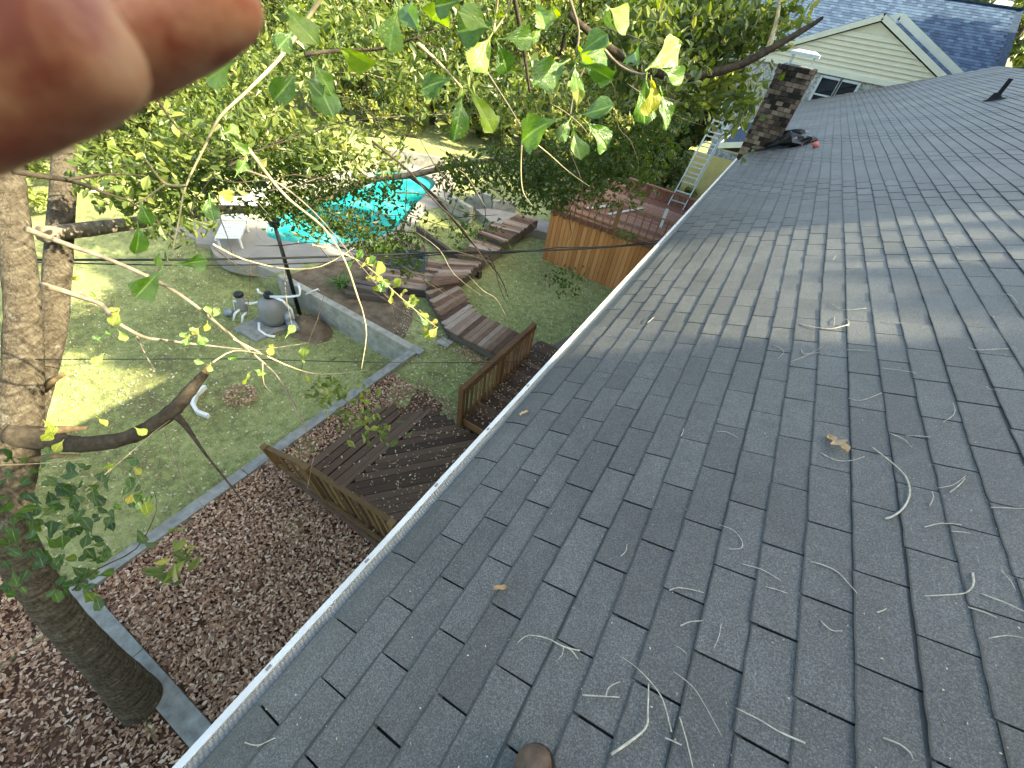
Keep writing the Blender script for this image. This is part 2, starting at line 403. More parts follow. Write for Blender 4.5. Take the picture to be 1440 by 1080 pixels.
# the ground drops away under the pool basin
POOL = [(-12.98, 6.48), (-12.5, 6.22), (-12.0, 6.3), (-11.2, 6.86), (-10.5, 7.81), (-10.25, 8.7), (-10.35, 9.6), (-10.8, 10.7), (-11.31, 11.77), (-11.75, 12.9), (-12.11, 13.83),
        (-12.6, 14.4), (-13.4, 14.55), (-14.3, 14.2), (-15.0, 13.7), (-14.7, 12.8), (-14.2, 12.0), (-14.25, 11.0), (-14.3, 10.1), (-14.4, 9.0), (-14.1, 7.8), (-13.5, 6.9)]
def in_poly(x, y, P):
    c = False
    for (x0, y0), (x1, y1) in zip(P, P[1:] + P[:1]):
        if (y0 > y) != (y1 > y) and x < (x1 - x0) * (y - y0) / (y1 - y0) + x0: c = not c
    return c
POOLX = [(-12.75 + (x + 12.75) * 1.10, 10.2 + (y - 10.2) * 1.05) for x, y in POOL]
vs = [(x, y, -6.4 if in_poly(x, y, POOLX) else z - .2 if (-9.3 < x < -.8 and -8.8 < y < -2.15) else z) for x, y, z in vs]
g.add(vs, fs); lawn = g.build('lawn', M_LAWN, None, True, (0, 0, -5.2)); tag(lawn, kind='structure')

# leaf beds as sheets just above the ground
g = Geo()
for (x0, x1, y0, y1, z) in ((-5.3, -.6, -1.78, 4.0, -5.19), ):
    n = 24; m_ = 24
    vs = [(x0 + (x1 - x0) * i / n, y0 + (y1 - y0) * j / m_, z + .05 * math.sin(i * .9 + j * .5) * math.cos(j * .7)) for j in range(m_ + 1) for i in range(n + 1)]
    g.add(vs, [(j * (n + 1) + i, j * (n + 1) + i + 1, (j + 1) * (n + 1) + i + 1, (j + 1) * (n + 1) + i) for j in range(m_) for i in range(n)])
n = 24; vs = []
for j in range(n + 1):
    for i in range(n + 1):
        x = -9.5 + 9 * i / n; y = -9 + 7.1 * j / n
        vs.append((x, y, max(ground_z(x, y), ZL + .4 if x < -5.3 else -5.22) + .02 + .04 * math.sin(i * .8 + j)))
g.add(vs, [(j * (n + 1) + i, j * (n + 1) + i + 1, (j + 1) * (n + 1) + i + 1, (j + 1) * (n + 1) + i) for j in range(n) for i in range(n)])
tag(g.build('garden_bed', M_BED, None, True, (-3, 0, -5.2)), kind='structure')
g = Geo()                                       # soil bed between wall and old deck
g.prism([(-10.2, 5.12), (-5.9, 5.1), (-6.3, 5.9), (-7.2, 6.9), (-8.6, 9.2), (-9.85, 9.2), (-10.05, 7.5), (-10.1, 6.0)], -5.5, -5.165)
tag(g.build('soil_bed', M_SOIL), kind='structure')
g = Geo()                                       # dirt heaped against the wall
n = 16; vs = []; fs = []
for j in range(9):
    for k in range(n):
        a = math.pi * 2 * k / n; rr = j / 8; h = .34 * (1 - rr ** 2) * (1 + .1 * math.sin(a * 3))
        vs.append((-8.62 + .75 * rr * math.cos(a), 4.38 + .5 * rr * math.sin(a), ZL - .02 + h))
for j in range(8):
    for k in range(n): fs.append((j * n + k, j * n + (k + 1) % n, (j + 1) * n + (k + 1) % n, (j + 1) * n + k))
g.add(vs, fs); tag(g.build('dirt_mound', M_SOIL, None, True), kind='structure')

# ------------------------------------------------------------------ pool
def spline_closed(P, k=4):
    out = []; n = len(P)
    for i in range(n):
        p = [np.array(P[(i + j - 1) % n]) for j in range(4)]
        for t in np.linspace(0, 1, k, endpoint=False):
            out.append(tuple(.5 * ((2 * p[1]) + (-p[0] + p[2]) * t + (2 * p[0] - 5 * p[1] + 4 * p[2] - p[3]) * t * t + (-p[0] + 3 * p[1] - 3 * p[2] + p[3]) * t ** 3)))
    return out
PS = spline_closed(POOL, 3)
cx, cy = np.mean(PS, 0)
g = Geo(); n = len(PS)
g.add([(cx, cy, -5.3)] + [(x, y, -5.3) for x, y in PS], [(0, 1 + i, 1 + (i + 1) % n) for i in range(n)])
tag(g.build('pool_water', M_WATER), kind='structure')
pd = Geo()                                      # coping + deck ring
def outer(x, y):
    dx, dy = x - cx, y - cy; L = math.hypot(dx, dy); e = 1.25 + .35 * (x < -13) + .5 * (y < 8.0) * (x < -11.5) - .75 * (x > -11.2) * (y > 8)
    return (x + dx / L * e, y + dy / L * e)
OUT = [outer(x, y) for x, y in PS]
vs = []; 
for (x, y), (ox, oy) in zip(PS, OUT):
    dx, dy = ox - x, oy - y; L = math.hypot(dx, dy); ux, uy = dx / L, dy / L
    vs += [(x, y, -5.55), (x, y, -5.19), (x + ux * .02, y + uy * .02, -5.15), (x + ux * .3, y + uy * .3, -5.15), (x + ux * .31, y + uy * .31, -5.16), (ox, oy, -5.165), (ox, oy, -5.5)]
k = 7
fs = [(i * k + j, ((i + 1) % n) * k + j, ((i + 1) % n) * k + j + 1, i * k + j + 1) for i in range(n) for j in range(k - 1)]
pd.add(vs, fs); tag(pd.build('pool_deck', M_PAVE), kind='structure')
g = Geo().prism([(-14.6, 4.55), (-10.55, 4.98), (-10.3, 5.7), (-10.9, 6.2), (-11.9, 5.75), (-14.6, 5.9)], -5.6, -5.17)
tag(g.build('pool_terrace', M_PAVE), kind='structure')

def chaise(x, y, rz, label):
    t = thing('lounge_chair', (x, y, -5.15), label, 'lounger', 'white loungers beside the pool')
    c, s_ = math.cos(rz), math.sin(rz); P = lambda a, b, z: Vector((x + a * c - b * s_, y + a * s_ + b * c, -5.15 + z))
    for b in (-.3, .3): plank('rail', t, P(-.7, b, .32), P(.6, b, .32), .05, .06, M_CHAISE)
    for i in range(8): plank('slat', t, P(-.65 + i * .14, -.3, .36), P(-.65 + i * .14, .3, .36), .11, .02, M_CHAISE)
    for i in range(5): plank('back_slat', t, P(.52 + i * .1, -.3, .42 + i * .11), P(.52 + i * .1, .3, .42 + i * .11), .12, .02, M_CHAISE, (-.7 * c, -.7 * s_, .7))
    for a in (-.6, .5):
        for b in (-.28, .28): plank('leg', t, P(a, b, 0), P(a, b, .32), .05, .05, M_CHAISE, (1, 0, 0))
chaise(-12.9, 5.4, 2.4, 'white slatted lounger nearest the lawn at the pool corner')
chaise(-14.3, 6.9, 1.9, 'white lounger further along the pool edge under the dark limb')

# concrete wing walls by the pool steps
def stepped_wall(name, pts, z0, label):
    t = thing(name, (pts[0][0], pts[0][1], z0), label, 'wall', 'low concrete walls by the pool steps')
    for (x0, y0, x1, y1, h) in pts:
        g = Geo().beam((x0, y0, z0 + h / 2), (x1, y1, z0 + h / 2), .17, h); g.build('wall_section', M_CONC, t)
stepped_wall('low_wall', [(-10.75, 12.5, -9.99, 12.33, .36), (-9.99, 12.33, -8.85, 12.05, .62)], ZT, 'stepped low concrete wall on the pool side of the concrete walk')
stepped_wall('low_wall', [(-9.95, 13.3, -9.55, 13.3, .45), (-9.55, 13.3, -8.75, 13.35, .75), (-8.75, 13.35, -8.0, 13.9, .6)], ZT, 'stepped low concrete wall on the far side of the concrete walk')
stepped_wall('low_wall', [(-15.5, 14.7, -13.2, 15.9, .55)], ZT, 'long low concrete wall behind the far end of the pool')
g = Geo().prism([(-9.1, 12.7), (-7.5, 11.95), (-6.5, 12.9), (-5.6, 13.2), (-5.5, 14.3), (-7.6, 13.75), (-8.7, 13.3)], -5.4, -4.9)
tag(g.build('concrete_walk', M_PAVE), kind='structure')

# ------------------------------------------------------------------ retaining wall and kerbs
rw = thing('retaining_wall', (-5.3, 2, ZT), 'grey concrete retaining wall stepping round the lower lawn', 'wall')
segs = [-1.72, .55, 2.75, 4.84]
for a, b in zip(segs, segs[1:]):
    Geo().box((-5.46, a + .006, -6.1), (-5.26, b - .006, -5.10 + rnd.uniform(-.012, .012))).build('wall_block', M_CONCG, rw)
Geo().box((-5.47, 4.846, -6.1), (-5.17, 5.06, -5.105)).build('corner_block', M_CONCG, rw)
xw = [-5.475, -7.1, -8.7, -10.3]
for a, b in zip(xw, xw[1:]):
    Geo().box((b + .004, 4.86, -6.1), (a - .004, 5.05, -5.10 + rnd.uniform(-.01, .01))).build('wall_panel', M_CONC, rw)
gk = thing('garden_kerb', (-4, -1.84, ZT), 'grey concrete kerb running from the lawn corner to the house beside the tree', 'kerb')
for a, b in ((-5.50, -3.99), (-3.98, -2.2), (-2.19, -.5)):
    Geo().box((a, -1.97 + rnd.uniform(-.01, .01), -5.6), (b, -1.735, -5.10 + rnd.uniform(-.01, .01))).build('kerb_stone', M_CONCG, gk)

# ------------------------------------------------------------------ garden deck by the house
ZD = -5.0
gd = thing('garden_deck', (-3, 2, ZD), 'dark weathered wooden deck littered with leaves below the eave', 'deck')
bw = .15
for i, x in enumerate(np.arange(-4.60, -3.80, .162)):           # long boards on the lawn side
    y0 = .93 + rnd.uniform(-.03, .03); y1 = 3.0 + i * .11 + rnd.uniform(-.10, .10)
    plank('board', gd, (x + .07, y0, ZD - .02 + rnd.uniform(-.006, .006)), (x + .07 + rnd.uniform(-.02, .02), y1, ZD - .02), .140, .04, M_DECKDK)
dirv = Vector((.63, .776, 0)).normalized(); per = Vector((-dirv.y, dirv.x, 0))
xa, xb, ya, yb = -3.72, -.15, .93, 3.62
plank('border_board', gd, (-3.765, .93, ZD - .018), (-3.765, 3.6, ZD - .018), .085, .044, M_DECKDK)
for k in range(-30, 40):                                          # diagonal boards clipped to the deck rectangle
    o = Vector((-2.0, 2.2, 0)) + per * (k * .150); ts = []
    lo, hi = -9, 9
    for c, dv, a, b in ((o.x, dirv.x, xa, xb), (o.y, dirv.y, ya, yb)):
        t0, t1 = sorted(((a - c) / dv, (b - c) / dv)); lo = max(lo, t0); hi = min(hi, t1)
    if hi - lo > .12:
        z = ZD - .02 + rnd.uniform(-.005, .005)
        plank('board', gd, (*(o + dirv * lo).xy, z), (*(o + dirv * hi).xy, z), .141, .04, M_DECKDK)
for y in (1.0, 2.2, 3.3): plank('joist', gd, (-4.55 if y < 3 else -3.7, y, ZD - .11), (-.2, y, ZD - .11), .05, .13, M_DECKDK)
plank('rim_board', gd, (-4.62, .90, ZD - .09), (-.2, .90, ZD - .09), .04, .16, M_DECKDK)
# leaning near railing
rl = Geo(); A = Vector((-5.0, .9, -4.50)); B = Vector((-3.8, .86, -3.98)); C_ = Vector((-2.25, .95, -4.02)); D_ = Vector((-.3, .95, -4.02))
rl.beam(A, B, .075, .035); rl.beam(B, C_, .075, .035); rl.beam(C_, D_, .075, .035)
rl.beam(A + Vector((0, .03, -.5)), B + Vector((0, .05, -.86)), .04, .08); rl.beam(B + Vector((0, .05, -.9)), D_ + Vector((0, 0, -.9)), .04, .08)
rlo = rl.build('railing', M_RAIL, gd); rlo['label'] = 'leaning mossy railing on the near side of the deck'
def lerp(a, b, t): return Vector(a) * (1 - t) + Vector(b) * t
for p, h in ((A, .85), (B, 1.1), (lerp(C_, D_, .02), 1.05), (lerp(C_, D_, .6), 1.05)):
    plank('post', rlo, p + Vector((.04, .10, -h)), p + Vector((-.02, -.03, .05)), .10, .10, M_RAIL, (1, 0, 0))
for i in range(3):
    p = lerp(A, B, (i + 1) / 4); plank('baluster', rlo, p + Vector((.03, .09, -.75 - .1 * i)), p, .09, .03, M_RAIL, (0, 1, 0))
for i in range(9):
    p = lerp(B, C_, (i + .8) / 9.6); plank('baluster', rlo, p + Vector((.02, .10 + rnd.uniform(-.02, .02), -1.0)), p + Vector((rnd.uniform(-.02, .02), -.03, -.01)), .075, .03, M_RAIL, (0, 1, 0))
for i in range(10):
    p = lerp(C_, D_, (i + .5) / 10); plank('baluster', rlo, p + Vector((0, .05, -1.0)), p + Vector((0, -.02, -.01)), .075, .03, M_RAIL, (0, 1, 0))

# raised walkway with the orange-brown railing
ZW = -4.86
ww = thing('house_walkway', (-2, 5, ZW), 'narrow leaf-strewn wooden walkway behind the orange-brown railing under the eave', 'walkway')
for y in np.arange(3.72, 7.0, .152): plank('board', ww, (-3.05, y + .07, ZW - .02 + rnd.uniform(-.005, .005)), (-.4, y + .07, ZW - .02), .141, .04, M_DECKDK)
plank('riser', ww, (-3.06, 3.69, ZW - .09), (-.4, 3.69, ZW - .09), .04, .17, M_RAILO)
plank('side_board', ww, (-3.08, 3.72, ZW - .10), (-3.08, 7.0, ZW - .10), .04, .18, M_DECKDK)
g = Geo(); T0 = Vector((-3.0, 3.62, -3.90)); T1 = Vector((-3.0, 6.34, -3.93))
g.beam(T0 + Vector((0, -.05, 0)), T1, .10, .036); g.beam(T0 + Vector((.04, 0, -.08)), T1 + Vector((.04, 0, -.08)), .035, .09); g.beam(T0 + Vector((.0, 0, -.86)), T1 + Vector((.0, 0, -.86)), .04, .085)
ro = g.build('railing', M_RAILO, ww)
for t in (0, .5, 1): p = lerp(T0, T1, t); plank('post', ro, p + Vector((-.03, 0, -1.1)), p + Vector((-.03, 0, -.005)), .10, .10, M_RAILO, (1, 0, 0))
for i in range(18):
    t = (i + .7) / 18.4; p = lerp(T0, T1, t)
    plank('baluster', ro, p + Vector((.03, 0, -.95)), p + Vector((.03, rnd.uniform(-.01, .01), -.02)), .038, .038, M_RAILO, (1, 0, 0))
pb = plank('plank', None, (-2.62, 7.05, -4.9), (-2.2, 7.9, -4.55), .2, .04, M_OLDTIMBER)
tag(pb, 'short dark board standing up beside the gutter at the walkway end', 'board')

# ------------------------------------------------------------------ stepped boardwalk
bwk = thing('boardwalk', (-5, 7, -5), 'weathered wooden boardwalk curving up the slope in stepped sections', 'boardwalk')
def section(L0, R0, R1, L1, z0, z1, n, skirt=.2, m=M_WEATHER):
    L0, R0, R1, L1 = (Vector((*p, 0)) for p in (L0, R0, R1, L1))
    for i in range(n):
        t = (i + .5) / n; a = lerp(L0, L1, t); b = lerp(R0, R1, t); z = z0 + (z1 - z0) * t - .02 + rnd.uniform(-.006, .006)
        w = max(.06, (lerp(L0, L1, 1 / n) - L0).length, (lerp(R0, R1, 1 / n) - R0).length) * .94
        a.z = b.z = z; e = (b - a).normalized() * rnd.uniform(0, .03)
        plank('board', bwk, a - e, b + e, w, .04, m)
    for P, Q in ((L0, L1), (R0, R1)):
        a = P.copy(); b = Q.copy(); a.z = z0 - .05 - skirt / 2; b.z = z1 - .05 - skirt / 2
        ce = (L0 + R0 + L1 + R1) / 4; off = ((a + b) / 2 - ce); off.z = 0; off.normalize(); off *= -.03
        plank('side_board', bwk, a + off, b + off, .04, skirt, M_OLDTIMBER)
    for P, Q, z in ((L0, R0, z0), (L1, R1, z1)):
        a = P.copy(); b = Q.copy(); a.z = b.z = z - .05 - skirt / 2
        plank('end_board', bwk, a, b, .035, skirt, M_OLDTIMBER)
section((-3.10, 5.90), (-3.10, 6.98), (-5.09, 6.98), (-5.05, 5.86), -4.90, -4.90, 14)
section((-5.07, 5.85), (-5.10, 6.99), (-6.44, 7.82), (-6.56, 6.78), -4.895, -4.82, 9, .22)
section((-6.60, 6.82), (-6.16, 7.60), (-6.33, 9.15), (-7.15, 8.60), -4.72, -4.72, 9, .28)
section((-6.95, 8.72), (-6.30, 9.16), (-6.30, 10.22), (-7.25, 10.18), -4.60, -4.60, 8, .3)
section((-7.35, 10.30), (-6.33, 10.34), (-6.42, 11.80), (-7.40, 11.45), -4.50, -4.50, 10, .32)
section((-7.3, 11.72), (-6.5, 11.9), (-6.55, 13.1), (-7.3, 12.95), -4.56, -4.56, 8, .3)
# old low platform beside it
ol = thing('old_platform', (-7.6, 7.4, -5), 'old sun-bleached plank platform beside the boardwalk bend', 'platform')
ux = Vector((.86, .51, 0)); uy = Vector((-.51, .86, 0)); c0 = Vector((-7.72, 7.42, -4.98))
for i in range(11):
    o = c0 + uy * ((i - 5) * .162); ex = rnd.uniform(-.12, .12)
    plank('board', ol, o - ux * (1.12 + ex), o + ux * (1.05 + rnd.uniform(-.05, .1)), .15, .045, M_WEATHER)
for s_ in (-.9, 0, .85): plank('joist', ol, c0 + ux * s_ - uy * .9 + Vector((0, 0, -.1)), c0 + ux * s_ + uy * .9 + Vector((0, 0, -.1)), .06, .14, M_OLDTIMBER)
plank('side_board', ol, c0 - uy * .9 - ux * 1.15 + Vector((0, 0, -.12)), c0 - uy * .9 + ux * 1.1 + Vector((0, 0, -.12)), .045, .24, M_OLDTIMBER)
tb = thing('planter_box', (-7.95, 7.62, -4.95), 'dark blue-grey open wooden box on the old plank platform', 'planter')
c1 = Vector((-7.95, 7.66, -4.74))
for s_, L in ((-.26, .5), (.26, .5)): plank('side_panel', tb, c1 + uy * s_ - ux * L, c1 + uy * s_ + ux * L, .04, .38, M_TUB)
for s_ in (-.48, .48): plank('end_panel', tb, c1 + ux * s_ - uy * .26, c1 + ux * s_ + uy * .26, .04, .40, M_TUB)
plank('base_panel', tb, c1 - ux * .46 + Vector((0, 0, -.08)), c1 + ux * .46 + Vector((0, 0, -.08)), .5, .03, M_BLACK)
plank('divider', tb, c1 - ux * .1 - uy * .25 + Vector((0, 0, .1)), c1 - ux * .1 + uy * .25 + Vector((0, 0, .1)), .05, .1, M_TUB)
tsx = thing('timber_stack', (-7.8, 5.95, -5.16), 'stacked dark old timbers between the wall and the plank platform', 'timber')
for i, (dy, dz) in enumerate(((0, .08), (.2, .08), (.08, .22), (.32, .2))):
    o = Vector((-7.75, 5.8 + dy, -5.16 + dz)); plank('timber', tsx, o - ux * .62 + uy * .05 * i, o + ux * (.6 - .08 * i), .17, .14, M_OLDTIMBER)
st = Geo().box((-5.2, 5.52, -5.22), (-4.86, 5.80, -5.13)).build('stepping_stone', M_CONC); tag(st, 'small square grey stepping stone beside the boardwalk', 'paving stone')
g = Geo(); g.beam((-6.2, 8.9, -5.05), (-9.6, 9.9, -5.05), .12, .22)
tag(g.build('timber_edging', M_OLDTIMBER), 'long timber edging between the pool grass and the soil bed', 'edging')

# ------------------------------------------------------------------ raised cedar deck
cd_ = thing('raised_deck', (-3.3, 13.7, ZT), 'raised deck skirted with orange cedar boards under a red-brown floor', 'deck')
ZF = -3.42; YF = 11.6; XL = -5.42; XR = -.75; YB = 16.3
x = XL; i = 0
while x < XR:
    w = .138 + rnd.uniform(-.006, .006)
    plank('skirt_board', cd_, (x + w / 2, YF + rnd.uniform(-.006, .006), ZT - .1), (x + w / 2, YF, ZF - .02), w, .02, M_CEDAR, (0, 1, 0)); x += w + .011; i += 1
y = YF + .02
while y < YB:
    w = .14; plank('side_skirt_board', cd_, (XL - .005, y + w / 2, ZT - .1), (XL - .005, y + w / 2, ZF - .02), w, .02, M_CEDAR, (1, 0, 0)); y += w + .004
plank('rim_board', cd_, (XL, YF - .035, ZF - .06), (XR, YF - .035, ZF - .06), .04, .11, M_DECKRED)
plank('backing', cd_, (XL + .05, YF + .06, (ZF + ZT) / 2), (XR, YF + .06, (ZF + ZT) / 2), .03, ZF - ZT - .1, M_OLDTIMBER)
y = YF + .0
while y < YB:
    plank('floor_board', cd_, (XL, y + .07, ZF - .0 + rnd.uniform(-.006, .006)), (XR, y + .07, ZF), .138, .035, M_DECKRED); y += .147
g = Geo(); g.beam((XL, YF - .01, ZF + .80), (XR, YF - .01, ZF + .80), .045, .03); g.beam((XL, YF - .01, ZF + .12), (XR, YF - .01, ZF + .12), .035, .07)
fr = g.build('front_railing', M_RAILO, cd_)
for k in range(int((XR - XL) / .235)): plank('baluster', fr, (XL + .1 + k * .235, YF - .07, ZF - .16), (XL + .1 + k * .235, YF - .03, ZF + .8), .032, .032, M_RAILO, (1, 0, 0))
for xx in (XL + .03, -3.3, -1.2): plank('post', fr, (xx, YF + .06, ZF), (xx, YF + .06, ZF + .92), .09, .09, M_RAILO, (1, 0, 0))
g = Geo(); g.beam((-4.35, YB - .6, ZF + .42), (XR, YB - .75, ZF + .42), .16, .04)
br_ = g.build('back_bench', M_DECKRED, cd_)
xx = -4.3
while xx < XR: plank('bench_board', br_, (xx, YB - .66, ZF), (xx, YB - .66, ZF + .40), .19, .025, M_DECKRED, (0, 1, 0)); xx += .2
for (a, b, lab) in (((-4.55, 12.4, ZF + .08), (-4.0, 13.5, ZF + .08), 'pale board lying on the red deck nearest the left corner'),
                    ((-3.85, 12.6, ZF + .05), (-3.2, 14.2, ZF + .05), 'long pale board lying across the middle of the red deck'),
                    ((-2.1, 12.3, ZF + .3), (-2.25, 13.3, ZF + .55), 'pale board propped up near the gutter end of the red deck')):
    tag(plank('loose_board', None, a, b, .10, .035, M_PALEWOOD), lab, 'board', 'loose pale boards on the raised deck')
gt = thing('kettle_grill', (-4.6, 13.2, ZF), 'small black kettle grill on the red deck', 'grill')
Geo().lathe((-4.6, 13.2, ZF + .5), [(.05, 0), (.2, .05), (.26, .16), (.26, .2), (.2, .32), (.05, .38)], 16).build('bowl', M_BLACK, gt, True)
for a in (0, 2.1, 4.2): plank('leg', gt, (-4.6 + .25 * math.cos(a), 13.2 + .25 * math.sin(a), ZF), (-4.6 + .1 * math.cos(a), 13.2 + .1 * math.sin(a), ZF + .55), .025, .025, M_BLACK, (1, 0, 0))

# ladder
la = thing('extension_ladder', (-2.3, 16, ZF), 'aluminium extension ladder leaning up from the red deck to the low eave', 'ladder')
def ladder(ax, ay, az, bx, by, bz, wd, n):
    A = Vector((ax, ay, az)); B = Vector((bx, by, bz)); w = Vector((wd / 2, 0, 0))
    for s_ in (-1, 1): plank('side_rail', la, A + w * s_, B + w * s_ * .95, .032, .085, M_STEEL, (0, 1, 0))
    for k in range(n):
        p = lerp(A, B, (k + .6) / n); plank('rung', la, p - w, p + w, .045, .035, M_STEEL)
ladder(-2.36, 15.5, ZF + .02, -2.12, 16.5, -.65, .56, 9)
ladder(-2.32, 15.75, -2.6, -2.05, 16.7, .15, .48, 9)

# ------------------------------------------------------------------ house, roof and shingles
hs = thing('house', (4.4, 5, ZT), 'house under the dark shingle roof in the foreground', 'house')
VR = 4.75; Y0, Y1 = -6.0, 20.57; V0 = -.635
g = Geo()                                        # sheathing slab, both slopes
pts = [roof(V0, 0, -.005), roof(VR, 0, -.005)]
ex, ez = pts[0].x, pts[0].z; rx_, rz_ = pts[1].x, pts[1].z
prof = [(ex, ez), (rx_, rz_), (2 * rx_ - ex, ez), (2 * rx_ - ex, ez - .18), (rx_, rz_ - .18), (ex, ez - .18)]
vs = [(x, y, z) for y in (Y0, Y1) for x, z in prof]; n = 6
g.add(vs, [tuple(range(n)), tuple(range(2 * n - 1, n - 1, -1))] + [(i, i + n, (i + 1) % n + n, (i + 1) % n) for i in range(n)])
rf = g.build('roof', M_UNDER, hs)
E_ = .127; TAB = .3048
def in_view(p, marg=20):
    q = ROT @ (np.array(p) - np.array(CAM))
    if q[2] < .05: return None
    x_, y_ = 720 + FPX * q[0] / q[2], 540 + FPX * q[1] / q[2]
    return (x_, y_) if -marg < x_ < 1440 + marg and -marg < y_ < 1080 + marg else None
def course_wave(c, u): return .0045 * math.sin(u * .9 + c * 1.7) + .003 * math.sin(u * 2.3 + c * .9)
def zwave(v, u): return .0058 + .003 * math.sin(u * 1.25 + .3) * math.sin(v * 1.1 + .5) + .0025 * math.sin(u * 3.1 + v * 2)
tabs = []
NC = int(VR / E_)
for c in range(-5, NC):
    off = 0.5 * ((c + 1000) % 2)
    for k in range(int(Y0 / TAB) - 1, int(Y1 / TAB) + 2):
        u = (k + off) * TAB + TAB / 2                       # slots fall on u = k + off
        if u - TAB / 2 < Y0 or u + TAB / 2 > Y1: continue
        p = roof(c * E_ + E_ / 2, u)
        if (p - CAM).length > 3.5 or True: tabs.append(((p - CAM).length, c, u))
tabs.sort()
def tab_geo(first=False, seed=0, nu=8, nv=4):
    rr = random.Random(seed); g = Geo(); t = rr.uniform(.0048, .0060); L = E_ + .02; hw = TAB / 2 - .0030; vs = []; fs = []
    edge = [rr.uniform(-.0016, .0016) for _ in range(nu + 1)]; curl = [rr.uniform(-.0004, .0007) for _ in range(nu + 1)]
    tw = rr.uniform(-.0035, .0035); s0 = rr.uniform(-.0014, .0014); s1 = rr.uniform(-.0014, .0014)
    BR = [0, .02, .05, .34, .67, .864, .869, 1.0] if nv >= 4 else [0, .03, .06, .864, .869, 1.0]
    nv = len(BR) - 1
    for j in range(nv + 1):
        for i in range(nu + 1):
            a = i / nu; b = BR[j]; yy = -hw + 2 * hw * a + (s0 if i == 0 else s1 if i == nu else 0) * (1 - b)
            x0 = 0.0 if not first else -.028
            xx = x0 + (L - x0) * b + (edge[i] + tw * (a - .5)) * (1 - b); z = t * (1 - b) + .0006 + curl[i] * (1 - b) ** 2
            if first and b < .5: z -= .020 * (1 - b * 2) ** 2
            vs.append((xx, yy, z))
    m = nu + 1
    fs = [(j * m + i, (j + 1) * m + i, (j + 1) * m + i + 1, j * m + i + 1) for j in range(nv) for i in range(nu)]
    fs = [q[::-1] for q in fs]
    b0 = len(vs)
    edge_ids = [i for i in range(m)]
    low = [(vs[i][0] + .001, vs[i][1], vs[i][2] - t - .003) for i in edge_ids]; vs += low
    fs += [(i, i + 1, b0 + i + 1, b0 + i)[::-1] for i in range(nu)]
    b1 = len(vs)                                             # side skirts
    L_ids = [j * m for j in range(nv + 1)]; R_ids = [j * m + nu for j in range(nv + 1)]
    for ids, fl in ((L_ids, False), (R_ids, True)):
        b2 = len(vs); vs += [(vs[i][0], vs[i][1], vs[i][2] - .009) for i in ids]
        for j in range(nv):
            q = (ids[j], ids[j + 1], b2 + j + 1, b2 + j); fs.append(q if fl else q[::-1])
    g.add(vs, fs, rr.random()); g.cut = [1.0 if k < 2 * m or k >= (nv - 1) * m else 0.0 for k in range(len(vs))]; return g  # lower strip paints the shadow line; covered strip darkens the slot floor
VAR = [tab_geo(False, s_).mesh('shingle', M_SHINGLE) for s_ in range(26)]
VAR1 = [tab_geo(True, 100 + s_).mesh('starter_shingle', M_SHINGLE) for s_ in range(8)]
for me in VAR + VAR1: me.polygons.foreach_set('use_smooth', [False] * len(me.polygons))
cand = []
for t in tabs:
    p = roof(t[1] * E_ + E_ / 2, t[2]); q = in_view(p, 60)
    if q: cand.append(t)
near = set((c, u) for _, c, u in cand[:300])
eul = Euler((0, -TH, 0))
for _, c, u in cand[:300]:
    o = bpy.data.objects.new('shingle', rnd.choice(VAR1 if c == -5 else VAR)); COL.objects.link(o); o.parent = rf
    p = roof(c * E_ + course_wave(c, u), u, zwave(c * E_, u)) - WL[rf.name]
    o.location = p; o.rotation_euler = (0, -TH, rnd.uniform(-.004, .004))
# the remaining tabs as one field
tf = tab_geo(False, 5, 2, 1); tv = np.array(tf.v); 
def tri(fs):
    out = []
    for q in fs: out += [(q[0], q[1], q[2]), (q[0], q[2], q[3])] if len(q) == 4 else [q]
    return out
tft = np.array(tri(tf.f))
rest = [(c, u) for _, c, u in tabs if (c, u) not in near]
P = np.array([roof(c * E_ + course_wave(c, u), u, zwave(c * E_, u)) for c, u in rest])
ca, sa = math.cos(TH), math.sin(TH); RM = np.array([[ca, 0, -sa], [0, 1, 0], [sa, 0, ca]])
Rm = np.repeat(RM[None], len(rest), 0)
me = scatter('shingle_field', tv, tft, P, Rm, np.ones(len(rest)), rng.random(len(rest)), M_SHINGLE)
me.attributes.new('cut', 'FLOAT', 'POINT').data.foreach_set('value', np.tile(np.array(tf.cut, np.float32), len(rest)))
sf = bpy.data.objects.new('shingle_field', me); link(sf, rf, (0, 0, 0)); sf['kind'] = 'stuff'
g = Geo()                                        # ridge caps and far slope
for k in range(int((Y1 - Y0) / .14)):
    y = Y0 + k * .14
    for s_ in (-1, 1):
        a = roof(VR, y, .012); b = roof(VR - .14, y, .012)
        if s_ == 1: b.x = 2 * rx_ - b.x
        a.x = rx_; g.add([a, b, b + Vector((0, .17, -.004)), a + Vector((0, .17, -.004))], [(0, 1, 2, 3)] if s_ == -1 else [(3, 2, 1, 0)], rnd.random())
rc = g.build('ridge_cap', M_SHINGLE, rf)
